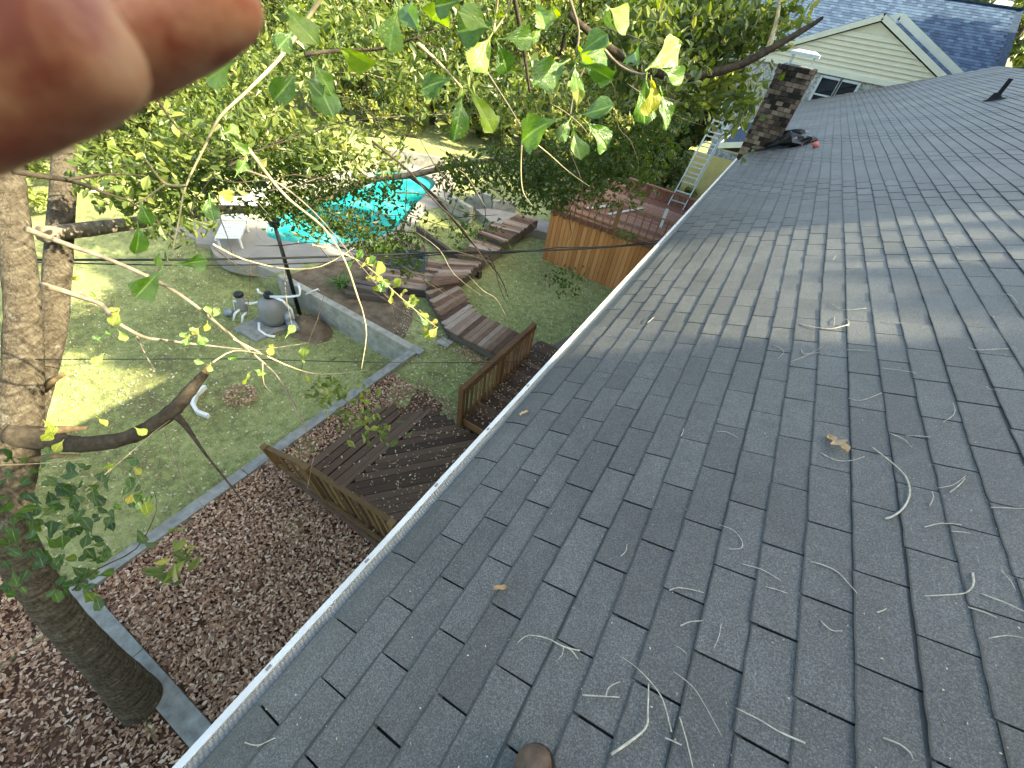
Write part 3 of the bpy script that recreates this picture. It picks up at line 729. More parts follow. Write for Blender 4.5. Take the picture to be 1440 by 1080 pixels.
# gutter
gt_ = Geo(); gx = -.665; gz = -.262
gt_.box((gx - .012, Y0, gz - .12), (gx + .012, 8.93, gz)).box((gx + .0125, Y0, gz - .12), (gx + .085, 8.93, gz - .108)).box((gx + .0855, Y0, gz - .12), (gx + .097, 8.93, gz - .03))
gu = gt_.build('gutter', M_WHITE, hs)
for k in range(22):
    y = -1.0 + k * .45; Geo().box((gx - .004, y, gz), (gx + .004, y + .02, gz + .004)).build('gutter_screw', M_TANK, gu)
g = Geo(); ns = 4200; ny_ = 6; ylo, yhi = -2.2, 8.9
u_ = np.linspace(ylo, yhi, ns); w_ = np.linspace(0, 1, ny_)
UU, WW = np.meshgrid(u_, w_, indexing='ij')
ph = UU / .0155 + .55 * np.sin(WW * np.pi) + .12 * np.sin(UU * 9)
Z = gz - .010 + .0032 * np.sin(2 * np.pi * ph) - .010 * np.sin(WW * np.pi)
X = gx + .013 + WW * .068
V = np.stack([X, UU, Z + .012 * WW], -1).reshape(-1, 3)
I, J = np.meshgrid(np.arange(ns - 1), np.arange(ny_ - 1), indexing='ij')
F = np.stack([I * ny_ + J, I * ny_ + J + 1, (I + 1) * ny_ + J + 1, (I + 1) * ny_ + J], -1).reshape(-1, 4)
me = big_mesh('gutter_guard', V, F, np.full(len(V), .5), M_GUARD)
link(bpy.data.objects.new('gutter_guard', me), gu, (0, 0, 0))
Geo().box((gx + .0975, Y0, gz - .2), (gx + .13, Y1, gz - .02)).build('fascia', M_WHITE, hs)
Geo().box((-.28, Y0 + .3, ZT - .3), (2 * rx_ + .28, Y1 - .4, gz - .19)).build('wall', M_CREAM, hs)
# gable infill + white rake boards at the far end
g = Geo()
for s_ in (-1, 1):
    a = Vector((rx_ + s_ * (rx_ - ex), Y1 + .02, ez - .12)); b = Vector((rx_, Y1 + .02, rz_ - .12)); g.beam(a, b, .04, .16)
g.build('rake_board', M_WHITE, hs)
# vents
def vent(px, py, h, r_):
    p = at_roof(px, py); g = Geo(); g.tube([p + Vector((0, 0, -.05)), p + Vector((0, 0, h))], r_, 14)
    o = g.build('vent_pipe', M_VENT, hs)
    g = Geo(); n = 16
    vs = []; 
    for rr, zz in ((.17, .008), (.10, .03), (r_ + .004, .12)):
        for k in range(n): 
            a = 2 * math.pi * k / n; vs.append(p + RM_V(rr * math.cos(a), rr * math.sin(a), zz))
    g.add(vs, [(i * n + k, i * n + (k + 1) % n, (i + 1) * n + (k + 1) % n, (i + 1) * n + k) for i in range(2) for k in range(n)])
    g.build('flashing', M_VENT, o)
def RM_V(a, b, c): return Vector(tuple(RM @ np.array([a, b, c])))
vent(1398, 141, .34, .036); vent(1112, 158, .32, .034)

# chimney
g = Geo(); CX0, CX1, CY0, CY1, CZ = -.735, -.125, 9.6, 10.35, 1.14
g.box((CX0 + .012, CY0 + .012, ZT), (CX1 - .012, CY1, CZ - .01)); ch = g.build('chimney', simple('chimney_mortar', (.055, .042, .032), .95), hs)
def brick_mat():
    m = N('sooty_brick'); m.set(.9, 0, .2); o = m.orand(); z = m.n('ShaderNodeSeparateXYZ'); m.l(m.n('ShaderNodeNewGeometry').outputs['Position'], z.inputs[0])
    a = m.math('ADD', m.math('MULTIPLY', o, .55), m.math('MULTIPLY', m.noise(m.coord('World'), 5, 5, .7), .6))
    a = m.math('SUBTRACT', a, m.math('MULTIPLY', z.outputs[2], .14))
    m.color(m.ramp(a, [(.28, (.026, .021, .018)), (.42, (.075, .055, .042)), (.60, (.20, .145, .105)), (.84, (.32, .245, .18))])); m.bump(m.noise(m.coord('World'), 60, 4), .6, .01); return m.m
M_BRICK = brick_mat(); BRK = {}
def brick(x0, x1, y0, y1, z0, z1):
    k = (round(x1 - x0, 2), round(y1 - y0, 2))
    if k not in BRK: BRK[k] = Geo().box((-.5, -.5, -.5), (.5, .5, .5)).mesh('brick', M_BRICK)
    o = bpy.data.objects.new('brick', BRK[k]); COL.objects.link(o); o.parent = ch
    o.location = Vector(((x0 + x1) / 2, (y0 + y1) / 2, (z0 + z1) / 2)) - WL[ch.name]; o.scale = (x1 - x0, y1 - y0, z1 - z0)
bh = .0745; row = 0; z = -.30
while z < CZ - .02:
    out = -.02 if z > CZ - .17 else 0
    x = CX0 + out; off = (row % 2) * .062; first = True
    while x < CX1 - out - .02:
        w = min((.122 - off) if first else .122, CX1 - out - x); first = False
        j = rnd.uniform(-.004, .005); brick(x + .004, x + w - .005, CY0 + out + j, CY0 + .055, z + .005, z + bh - .005); x += w
    y = CY0 + .057; first = True
    while y < CY1:
        w = min(.20 - off if first else .20, CY1 - y); first = False
        if w > .05: brick(CX1 - .055, CX1 - out + rnd.uniform(-.003, .004), y + .004, y + w - .005, z + .005, z + bh - .005)
        y += w
    row += 1; z += bh
Geo().box((CX0 + .06, CY0 + .05, CZ - .006), (CX1 - .06, CY1 - .06, CZ + .055)).build('crown', M_CONCG, ch)
cp = Geo()
cp.box((-.66, CY0 + .03, CZ + .20), (-.17, CY1 - .1, CZ + .245)); cp.add([(-.64, CY0 + .05, CZ + .2455), (-.19, CY0 + .05, CZ + .2455), (-.19, CY1 - .12, CZ + .2455), (-.64, CY1 - .12, CZ + .2455), (-.56, CY0 + .12, CZ + .28), (-.27, CY0 + .12, CZ + .28), (-.27, CY1 - .2, CZ + .28), (-.56, CY1 - .2, CZ + .28)], [(4, 5, 6, 7), (0, 1, 5, 4), (1, 2, 6, 5), (2, 3, 7, 6), (3, 0, 4, 7)])
cp.build('chimney_cap', M_STEEL, ch)
g = Geo()
for (xx, yy) in ((-.60, CY0 + .09), (-.24, CY0 + .09), (-.60, CY1 - .16), (-.24, CY1 - .16)): g.beam((xx, yy, CZ + .05), (xx, yy, CZ + .202), .02, .02, (1, 0, 0))
for k in range(9): g.beam((-.58 + k * .042, CY0 + .09, CZ + .05), (-.58 + k * .042, CY0 + .09, CZ + .2), .003, .003, (1, 0, 0))
for k in range(9): g.beam((-.24, CY0 + .1 + k * .05, CZ + .05), (-.24, CY0 + .1 + k * .05, CZ + .2), .003, .003, (1, 0, 0))
g.build('spark_screen', M_STEEL, ch)['kind'] = 'stuff'
g = Geo(); g.box((CX1 + .003, CY0 - .02, -.2), (CX1 + .02, CY1 + .05, .18)); g.beam(roof(-.62, CY0 - .06, .02), roof(.05, CY0 - .06, .02), .12, .02, RN); g.build('flashing', M_BLACK, ch)
# black bag beside the chimney
bgt = thing('bin_bag', at_roof(1108, 203), 'crumpled black plastic bag with pink cloth beside the chimney', 'bag')
p0 = at_roof(1108, 205); g = Geo(); n = 18; vs = []; fs = []
for j in range(9):
    th = math.pi / 2 * j / 8
    for k in range(n):
        a = 2 * math.pi * k / n; rr = math.cos(th) * (1 + .16 * math.sin(a * 5 + j) + rnd.uniform(-.08, .08))
        vs.append(p0 + RM_V(.42 * rr * math.cos(a), .36 * rr * math.sin(a), -.01 + .25 * math.sin(th) * (1 + .15 * math.sin(a * 3))))
for j in range(8):
    for k in range(n): fs.append((j * n + k, j * n + (k + 1) % n, (j + 1) * n + (k + 1) % n, (j + 1) * n + k))
g.add(vs, fs); g.build('bag', M_BAG, bgt)
for (px, py, s_) in ((1134, 195, .06), (1147, 203, .055)):
    p = at_roof(px, py, .05); g = Geo(); g.lathe(p, [(.01, -.05), (s_, -.03), (s_ * 1.2, 0), (s_ * .8, .03), (.01, .045)], 10); g.build('cloth_end', M_PINK, bgt, True)

# low wing roof with white trim beyond the chimney
wg = thing('side_wing', (-.7, 15, ZT), 'pale yellow sided wing with a small white-trimmed roof behind the chimney', 'house wing')
a, b, c, d2 = (-1.30, 11.6, -.62), (-.7, 11.6, -.38), (-.7, 16.5, -.38), (-1.52, 13.9, -.66)
g = Geo(); g.add([(-1.45, 12.6, -.70), (-.75, 12.0, -.42), (-.75, 17.0, -.42), (-1.45, 17.0, -.70)], [(0, 1, 2, 3)])
g.add([(-1.45, 12.6, -.72), (-.75, 12.0, -.44), (-.75, 17.0, -.44), (-1.45, 17.0, -.72)], [(3, 2, 1, 0)]); g.build('roof', M_BROOF, wg)
g = Geo(); g.beam((-1.47, 12.57, -.75), (-1.47, 17.0, -.75), .035, .13); g.beam((-1.47, 12.57, -.75), (-.76, 11.97, -.47), .035, .13); g.build('fascia', M_TRIM, wg)
Geo().box((-1.40, 12.7, -.86), (-.75, 17.0, -.82)).build('soffit', M_TRIM, wg)
zz = ZT
while zz < -2.2:
    plank('siding_board', wg, (-3.0, 19.0, zz + .06), (-.8, 19.0, zz + .06), .03, .15, M_YELLOW); zz += .15
Geo().box((-.98, 12.7, ZT), (-.75, 17.4, -.87)).build('wall', M_STUCCO, wg)
# ------------------------------------------------------------------ neighbouring house
nb = thing('neighbour_house', (1, 23, ZT), 'cream sided house with a blue-grey roof behind the far roof edge', 'house')
GY = 22.0; AX, AZ, GB = .86, 2.36, .80; SL = .448
Geo().box((-2.9, GY + .03, ZT), (9.5, GY + 9, GB)).build('wall', M_STUCCO, nb)
def gx_at(z, s_): return AX + s_ * (AZ - z) / SL
z = GB + .02; lap = .125 * 2
gs = Geo(); gs.add([(gx_at(GB, -1), GY + .02, GB), (gx_at(GB, 1), GY + .02, GB), (AX, GY + .02, AZ)], [(0, 1, 2)]); gab = gs.build('gable', M_CREAM, nb)
z = GB + .10
while z < AZ - .40:
    zt = z + .138; x0, x1 = gx_at(zt, -1), gx_at(zt, 1); x0b, x1b = gx_at(z, -1), gx_at(z, 1)
    g = Geo(); g.add([(x0b, GY - .055, z), (x1b, GY - .055, z), (x1, GY - .004, zt), (x0, GY - .004, zt), (x0b, GY + .01, z), (x1b, GY + .01, z)], [(0, 1, 2, 3), (4, 5, 1, 0)]); g.build('siding_board', M_CREAM, gab)
    z += .14
plank('band_board', nb, (-3.2, GY - .05, GB + .03), (5.0, GY - .05, GB + .03), .06, .16, M_TRIM)
g = Geo()
for s_ in (-1, 1):
    e = Vector((gx_at(GB - .25, s_), GY - .10, GB - .25 + .13)); a = Vector((AX, GY - .10, AZ + .13)); g.beam(e, a, .05, .17, (0, 0, 1))
    g.beam(e + Vector((0, .06, -.07)), a + Vector((0, .06, -.07)), .08, .02)
g.build('rake_board', M_TRIM, nb)
g = Geo(); a = Vector((1.36, GY + .5, 2.60)); g.beam(a, a + Vector((3.6, 0, -1.60)), .06, .20); g.beam(a, a + Vector((-.3, 0, -.13)), .06, .20); o = g.build('rake_board', M_TRIM, nb)
g = Geo()                                         # cross gable roof planes and the big rear roof
def slab(p, m_, name):
    q = Geo(); p = [Vector(v) for v in p]; nn = (p[1] - p[0]).cross(p[2] - p[0]).normalized() * -.06
    q.add(p + [v + nn for v in p], [(0, 1, 2, 3), (7, 6, 5, 4)] + [(i, i + 4, (i + 1) % 4 + 4, (i + 1) % 4) for i in range(4)]); return q.build(name, m_, nb)
for s_ in (-1, 1):
    e0 = Vector((gx_at(GB - .3, s_), GY - .12, GB - .07)); a0 = Vector((AX, GY - .12, AZ + .23)); v = Vector((0, 7, 0))
    slab([e0, a0, a0 + v, e0 + v] if s_ == -1 else [a0, e0, e0 + v, a0 + v], M_BROOF, 'roof_plane')
big = [(-6.0, 24.5, .35), (6.05, 24.5, .35), (5.95, 30.5, 3.72), (-6.0, 30.5, 3.72)]
rb = slab(big, M_BROOF, 'main_roof')
nrm = (Vector(big[1]) - Vector(big[0])).cross(Vector(big[3]) - Vector(big[0])).normalized()
vs_ = []; n_c = 34                                   # raised shingle courses on the big roof, joined
P = []; 
for c in range(n_c):
    t = (c + .2) / n_c
    for k in range(58):
        s_ = (k + .5 * (c % 2)) / 58.5; p = lerp(lerp(big[0], big[1], s_ * .985), lerp(big[3], big[2], s_ * .985), t * .985) + nrm * .006; P.append(p)
P = np.array(P); up = (Vector(big[3]) - Vector(big[0])).normalized(); ac = (Vector(big[1]) - Vector(big[0])).normalized()
RMB = np.array([ac, up, nrm]).T
tvb = [(-.099, 0, .0), (.099, 0, .0), (.099, .2, .0), (-.099, .2, .0), (-.099, 0, .012), (.099, 0, .012), (.099, .2, .003), (-.099, .2, .003)]
tfb = [(4, 5, 6, 7), (0, 1, 5, 4), (1, 2, 6, 5), (3, 0, 4, 7)]
me = scatter('roof_shingles', tvb, tfb, P, np.repeat(RMB[None], len(P), 0), np.ones(len(P)), rng.random(len(P)), M_BROOFT)
o = bpy.data.objects.new('roof_shingles', me); link(o, rb); o['kind'] = 'stuff'
plank('ridge_board', nb, Vector(big[3]) + Vector((0, 0, .03)), Vector(big[2]) + Vector((0, 0, .03)), .2, .05, M_BROOF)
# windows
for (x0, x1) in ((-.02, .66), (.68, 1.30)):
    g = Geo(); z0, z1 = -.55, .70
    for a, b in (((x0, z0), (x0, z1)), ((x1, z0), (x1, z1))): g.beam((a[0], GY - .01, a[1]), (b[0], GY - .01, b[1]), .10, .08, (1, 0, 0))
    g.beam((x0 + .05, GY - .01, z1 - .03), (x1 - .05, GY - .01, z1 - .03), .08, .07); g.beam((x0 + .05, GY - .01, .12), (x1 - .05, GY - .01, .12), .06, .05); g.beam((x0 + .05, GY - .01, z0), (x1 - .05, GY - .01, z0), .08, .07)
    wf = g.build('window', M_WHITE, nb)
    Geo().box((x0 + .045, GY + .012, z0), (x1 - .045, GY + .02, z1)).build('pane', M_GLASS, wf)

# ------------------------------------------------------------------ pool equipment
pf = thing('pool_filter', (-9.45, 4.1, ZL), 'grey sand filter tank with white pipes on a concrete pad beside the wall', 'pool filter')
FX, FY = -9.42, 4.02
Geo().lathe((FX, FY, ZL), [(.22, 0), (.24, .06), (.24, .10), (.31, .14), (.34, .28), (.345, .45), (.33, .6), (.28, .72), (.18, .80), (.09, .83)], 28).build('tank', M_TANK, pf, True)
Geo().lathe((FX, FY, ZL), [(.27, -.01), (.28, .05), (.25, .09)], 20).build('base_ring', M_BLACK, pf)
Geo().lathe((FX, FY, ZL + .82), [(.10, 0), (.12, .03), (.12, .10), (.07, .13), (.07, .17), (.03, .19)], 16).build('multiport_valve', M_BLACK, pf)
def pipe(pts, rr=.032, m=M_PVC, name='pipe'): return Geo().tube([Vector(p) for p in pts], rr, 8).build(name, m, pf, True)
pipe([(FX + .1, FY - .02, ZL + .90), (FX + .45, FY + .25, ZL + .92), (FX + .62, FY + .45, ZL + .95), (FX + .62, FY + .5, ZL + 1.1), (FX + .40, FY + .62, ZL + 1.12)])
pipe([(FX + .1, FY + .03, ZL + .88), (FX + .4, FY + .1, ZL + .86), (FX + .5, FY + .2, ZL + .6), (FX + .5, FY + .2, ZL + .3)])
pipe([(FX - .1, FY - .02, ZL + .88), (FX - .22, FY - .1, ZL + .92), (FX - .22, FY - .1, ZL + 1.02)])
pipe([(FX - .28, FY - .12, ZL + .62), (FX - .5, FY - .25, ZL + .52), (FX - .95, FY - .42, ZL + .48), (FX - 1.0, FY - .45, ZL + .12)])
pipe([(FX - .72, FY - .42, ZL + .36), (FX - .70, FY - .62, ZL + .3), (FX - .72, FY - .7, ZL + .12)])
pipe([(FX - .52, FY - .42, ZL + .32), (FX - .46, FY - .56, ZL + .32), (FX - .5, FY - .62, ZL + .1)])
pipe([(FX - .1, FY - .40, ZL + .2), (FX + .0, FY - .5, ZL + .06), (FX + .3, FY - .52, ZL + .05), (FX + .5, FY - .42, ZL + .05)], .035)
pipe([(-9.0, 4.84, -5.07), (-8.92, 4.70, -5.03), (-8.90, 5.1, -5.03), (-8.9, 5.12, -5.12)], .022)
Geo().lathe((FX - .72, FY - .36, ZL + .28), [(.10, 0), (.11, .05), (.10, .4), (.07, .42)], 16).build('chlorinator', M_TANK, pf, True)
Geo().lathe((FX - .72, FY - .36, ZL + .70), [(.10, 0), (.115, .02), (.115, .10), (.06, .13)], 16).build('chlorinator_cap', M_BLACK, pf, True)
g = Geo(); g.tube([(FX + .42, FY + .12, ZL + .22), (FX + .62, FY + .05, ZL + .22), (FX + .85, FY - .02, ZL + .22)], [.11, .12, .10], 14); g.build('pump_motor', M_PUMP, pf, True)
Geo().lathe((FX + .38, FY + .16, ZL + .06), [(.12, 0), (.13, .1), (.12, .36), (.06, .4)], 14).build('strainer', M_PUMP, pf, True)
g = Geo(); g.tube([(FX - 1.05, FY - .5, ZL + .10), (FX - 1.2, FY - .62, ZL + .10)], .10, 12); g.build('valve_actuator', M_PUMP, pf, True)
pad = Geo().prism([(-9.95, 3.15), (-9.1, 3.18), (-8.95, 4.45), (-9.85, 4.5)], ZL - .05, ZL + .07).build('concrete_pad', M_CONCG); tag(pad, 'small pale concrete pad under the pool filter', 'slab')
# black lamp post
lp = thing('lamp_post', (-9.3, 4.62, ZL), 'thin black post standing by the wall end next to the filter', 'post')
Geo().tube([(-9.33, 4.66, ZL), (-9.36, 4.66, -4.4), (-9.40, 4.66, -3.35)], [.055, .05, .045], 10).build('post', M_BLACK, lp, True)
Geo().lathe((-9.40, 4.66, -3.36), [(.05, 0), (.12, .04), (.13, .16), (.16, .18), (.05, .26)], 12).build('lamp_head', M_BLACK, lp)
# leaf-filled ring of white edging on the lawn
er = thing('fire_ring', (-7.95, 1.65, ZL), 'broken ring of white edging round a heap of brown leaves on the lawn', 'garden ring')
for a in (200, 228, 256, 284):
    t = R_(a); c = Vector((-7.93 + .56 * math.cos(t), 1.62 + .56 * math.sin(t), ZL + .05)); e = Vector((-math.sin(t), math.cos(t), 0)) * .14
    plank('edging_piece', er, c - e, c + e, .07, .10, M_CHAISE)
# lily clumps
def lily(x, y, label, n=46):
    t = thing('lily_clump', (x, y, ZT), label, 'plant', 'strappy green plants in the soil bed')
    mes = []
    for v in range(6):
        g = Geo(); L = rnd.uniform(.55, .8); b = rnd.uniform(.6, 1.1); vs = []
        for i in range(7):
            q = i / 6; w = .022 * (1 - q ** 2.5) + .001; X = L * math.sin(q * b) * .9; Zz = L * (.75 * q - .62 * q * q * b)
            vs += [(X, -w, Zz + .006), (X, 0, Zz), (X, w, Zz + .006)]
        g.add(vs, [(i * 3 + k, i * 3 + k + 1, i * 3 + k + 4, i * 3 + k + 3) for i in range(6) for k in range(2)], rnd.random()); mes.append(g.mesh('leaf', M_LILY))
    for i in range(n):
        o = bpy.data.objects.new('leaf', mes[i % 6]); COL.objects.link(o); o.parent = t
        o.location = (rnd.uniform(-.12, .12), rnd.uniform(-.12, .12), .03); o.rotation_euler = (0, rnd.uniform(-.5, .1), i * 2.4); s_ = rnd.uniform(.7, 1.15); o.scale = (s_, s_, s_)
lily(-8.75, 5.75, 'strappy green plant just behind the retaining wall'); lily(-9.35, 8.0, 'strappy green plant at the edge of the pool coping')

# cables
def cable(pts, rr, label):
    P_ = [Vector(p) for p in pts]; out = []
    for i in range(len(P_) - 1):
        for t in np.linspace(0, 1, 10, endpoint=False): out.append(lerp(P_[i], P_[i + 1], t) - Vector((0, 0, .10 * math.sin(math.pi * t) if i == 0 else .04 * math.sin(math.pi * t))))
    out.append(P_[-1]); g = Geo(); g.tube(out, rr, 6); return tag(g.build('cable', M_CABLE, None, True), label, 'cable', 'cables hung across the garden')
cable([(-13.5, -7.5, -.4), (-5.9, -.30, -1.02), (-2.95, 3.05, -1.0), (-.90, 5.45, -.92)], .012, 'thick black service cable running from the gutter across the pool side of the garden')
cable([(-5.9, -.28, -1.04), (-2.95, 3.08, -1.03), (-2.0, 4.15, -.96), (-.90, 5.47, -.88)], .007, 'second strand twisted along the thick black service cable')
cable([(-9.5, -5.4, -.7), (-3.0, .26, -1.0), (-.75, 2.18, -1.0)], .004, 'thin dark wire crossing above the deck railing')

# ------------------------------------------------------------------ the oak
ok = thing('oak_tree', (-3.6, -2.1, -5.4), 'large oak leaning over the garden with limbs and leaves across the view', 'tree')
def path(pl, k=5):
    P_ = [Vector(p) for p in pl]; out = []
    for i in range(len(P_) - 1):
        p0, p1, p2, p3 = P_[max(i - 1, 0)], P_[i], P_[i + 1], P_[min(i + 2, len(P_) - 1)]
        for t in np.linspace(0, 1, k, endpoint=False):
            out.append(.5 * ((2 * p1) + (p2 - p0) * t + (2 * p0 - 5 * p1 + 4 * p2 - p3) * t * t + (3 * p1 - p0 - 3 * p2 + p3) * t ** 3))
    out.append(P_[-1]); return out
def radii(rs, k=5):
    out = []
    for i in range(len(rs) - 1): out += list(np.linspace(rs[i], rs[i + 1], k, endpoint=False))
    return out + [rs[-1]]
g = Geo()
tp = [at_z(208, 1003, -5.5) + Vector((0, 0, -.35)), at_z(198, 985, -5.12), at(140, 925, 6.55), at(72, 850, 5.9), at(12, 745, 5.2), at(18, 650, 4.95), at(30, 570, 4.9), at(32, 430, 5.0), at(16, 290, 5.3), at(5, 190, 5.7), at(-10, 60, 6.6)]
g.tube(path(tp, 8), radii([.34, .225, .150, .135, .13, .14, .12, .10, .095, .09, .08], 8), 26, True, .5, .035); g.build('trunk', M_BARK, ok, True)
g = Geo(); tp2 = [at(40, 590, 5.0), at(72, 470, 5.35), at(82, 360, 5.7), at(90, 240, 6.2), at(92, 130, 6.9), at(85, 20, 7.6)]
g.tube(path(tp2, 7), radii([.09, .095, .095, .09, .08, .07], 7), 22, True, .5, .04); o = g.build('trunk', M_BARK, ok, True); o['label'] = 'second stem behind the main trunk'
g = Geo(); g.tube(path([at(20, 612, 4.85), at(70, 618, 4.7), at(117, 625, 4.5), at(187, 613, 4.35), at(240, 580, 4.25), at(267, 550, 4.2), at(288, 524, 4.15)], 5), radii([.10, .072, .058, .054, .056, .046, .030], 5), 14, True, .5, .10)
g.tube(path([at(248, 585, 4.22), at(262, 600, 4.2), at(290, 640, 4.1), at(330, 690, 4.0), at(345, 712, 4.0)], 4), radii([.03, .02, .009, .006, .004], 4), 8)
o = g.build('broken_limb', M_BARKD, ok, True); o['label'] = 'snapped off limb with a jagged end'; lb = o
g = Geo(); e_ = at(288, 524, 4.15); q_ = (e_ - at(267, 550, 4.2)).normalized()
for k in range(7):
    off_ = Vector((rnd.uniform(-.03, .03), rnd.uniform(-.03, .03), rnd.uniform(-.03, .03))); g.tube([e_ + off_ * .6 - q_ * .03, e_ + off_ * .6 + q_ * rnd.uniform(.02, .08)], [.016, .003], 5)
g.build('splinter', M_BROKEN, lb)
g = Geo()
for (a, b, rr) in (((40, 612, 4.85), (122, 602, 4.5), .032), ((40, 648, 4.85), (112, 640, 4.55), .02), ((62, 548, 4.95), (100, 522, 4.7), .02)):
    g.tube([at(*a), lerp(at(*a), at(*b), .5) + Vector((0, 0, .02)), at(*b)], [rr * 1.4, rr, rr * .4], 8, True, .5, .1)
g.build('stub', M_BROKEN, ok, True)
def limb(pxs, rs, m=M_BARKD, name='limb', n=10, k=5, wob=.06):
    g = Geo(); g.tube(path([at(*p) for p in pxs], k), radii(rs, k), n, True, .5, wob); return g.build(name, m, ok, True)
limb([(60, 330, 5.5), (180, 315, 6.2), (310, 295, 7.0), (420, 292, 7.4), (520, 254, 7.9), (580, 246, 8.2), (650, 231, 8.5), (720, 221, 8.9), (800, 207, 9.4), (890, 198, 10)], [.07, .064, .056, .05, .047, .05, .042, .034, .024, .012], M_BARKTW)
limb([(575, 247, 8.2), (610, 275, 7.6), (650, 325, 7.0), (700, 385, 6.6), (715, 420, 6.4)], [.034, .024, .016, .010, .004])
limb([(800, 20, 5.0), (850, 62, 5.2), (900, 92, 5.5), (960, 109, 5.8), (1030, 95, 6.0), (1085, 68, 6.1), (1140, 36, 6.2), (1158, 24, 6.2)], [.025, .035, .038, .042, .040, .034, .024, .012], M_BARKD)
limb([(720, -20, 2.6), (735, 60, 2.7), (745, 130, 2.8)], [.012, .01, .006])
limb([(1080, 70, 6.1), (1092, 30, 6.2), (1098, -10, 6.3)], [.03, .02, .012], M_TWIGY)
TW = [  # twigs: pixel polyline, distance, base and tip radius, material
    ([(460, -20), (430, 30), (390, 82), (345, 130), (310, 165), (286, 205), (262, 262), (251, 310), (240, 358)], 1.35, .0055, .0022, M_TWIGY),
    ([(262, 262), (235, 258), (220, 245), (205, 228)], 1.35, .0045, .002, M_TWIGY), ([(235, 258), (205, 278), (190, 285)], 1.35, .003, .0015, M_TWIGY),
    ([(18, 242), (60, 250), (95, 252), (124, 260), (155, 275), (182, 285), (205, 300)], 2.6, .016, .004, M_BARKD), ([(95, 252), (150, 246), (205, 246)], 2.6, .009, .003, M_BARKD),
    ([(35, 320), (93, 343), (150, 362), (233, 400), (283, 437), (333, 480), (370, 510), (393, 533), (413, 573), (430, 607)], 2.7, .015, .004, M_BARKTW),
    ([(60, 400), (100, 412), (140, 430), (160, 453), (200, 473), (227, 477), (300, 487), (360, 492), (430, 483)], 2.9, .018, .004, M_BARKTW),
    ([(193, 473), (205, 500), (220, 520)], 2.9, .006, .002, M_BARKTW),
    ([(330, 478), (400, 512), (450, 528), (520, 520)], 2.6, .006, .002, M_TWIGY), ([(370, 510), (372, 540), (385, 555)], 2.6, .004, .002, M_TWIGY),
    ([(393, 533), (425, 590), (432, 615)], 2.6, .004, .002, M_BARKTW), ([(300, 510), (330, 492), (370, 500)], 2.5, .005, .002, M_TWIGY),
    ([(350, 208), (380, 250), (408, 283), (455, 320), (485, 368), (505, 420), (512, 438), (514, 470), (510, 520)], 1.9, .007, .0025, M_TWIGY),
    ([(340, 235), (390, 260), (440, 300), (480, 345), (515, 380), (545, 420)], 2.1, .006, .002, M_BARKTW),
    ([(525, 200), (560, 230), (580, 245), (610, 280), (650, 320), (690, 380), (720, 420)], 2.8, .010, .003, M_BARKD),
    ([(440, 345), (475, 355), (515, 375), (550, 407), (587, 437), (617, 462)], 2.1, .005, .002, M_TWIGY),
    ([(300, 345), (340, 364), (400, 377), (450, 375), (500, 350)], 2.1, .005, .002, M_TWIGY), ([(300, 350), (350, 385), (390, 388)], 2.4, .004, .002, M_BARKD),
    ([(560, 270), (600, 275), (660, 300), (700, 302)], 3.0, .006, .003, M_BARKD), ([(735, 200), (731, 240), (735, 270), (748, 288)], 1.5, .003, .0015, M_TWIGY),
    ([(735, 190), (770, 215), (800, 240), (830, 262)], 1.5, .0025, .0012, M_TWIGY), ([(590, 60), (620, 88), (650, 125)], 1.0, .004, .0025, M_TWIGY),
    ([(430, 75), (480, 72), (540, 66), (590, 52)], 1.05, .0045, .003, M_BARKD), ([(680, 90), (715, 150), (740, 195)], 1.3, .003, .002, M_BARKTW),
    ([(840, 60), (870, 92), (895, 105), (912, 104)], 1.2, .004, .0025, M_BARKTW), ([(700, -10), (698, 20), (693, 44)], .95, .003, .002, M_TWIGY), ([(720, -5), (708, 25), (695, 45)], .95, .0025, .002, M_TWIGY),
    ([(840, 45), (825, 90), (806, 130), (803, 165)], 1.05, .003, .002, M_BARKTW), ([(800, 0), (815, 45), (810, 82)], 1.0, .0035, .002, M_BARKTW),
    ([(320, 235), (375, 205), (450, 180), (540, 165)], 4.5, .012, .005, M_BARKD), ([(215, 130), (250, 180), (300, 215)], 3.0, .008, .004, M_BARKD),
    ([(120, 690), (180, 640), (215, 610), (240, 590)], 3.0, .004, .0015, M_TWIGY), ([(0, 655), (60, 650), (120, 645)], 2.5, .003, .002, M_TWIGY),
    ([(230, 610), (250, 660), (280, 700), (300, 740), (345, 770)], 3.4, .005, .002, M_BARKTW), ([(100, 830), (140, 800), (190, 770), (220, 720), (215, 690)], 2.8, .005, .002, M_BARKD),
    ([(460, 600), (440, 640), (430, 700)], 3.0, .003, .0015, M_BARKTW),
]
for pl, dd, r0, r1, m in TW:
    g = Geo(); P_ = [at(x_ + rnd.uniform(-2, 2), y_ + rnd.uniform(-2, 2), dd * (1 + .03 * math.sin(i * 1.3))) for i, (x_, y_) in enumerate(pl)]
    g.tube(path(P_, 3), radii(list(np.linspace(r0 * .85, r1 * .6, len(P_))), 3), 6, True, .5, .12); g.build('twig', m, ok, True)
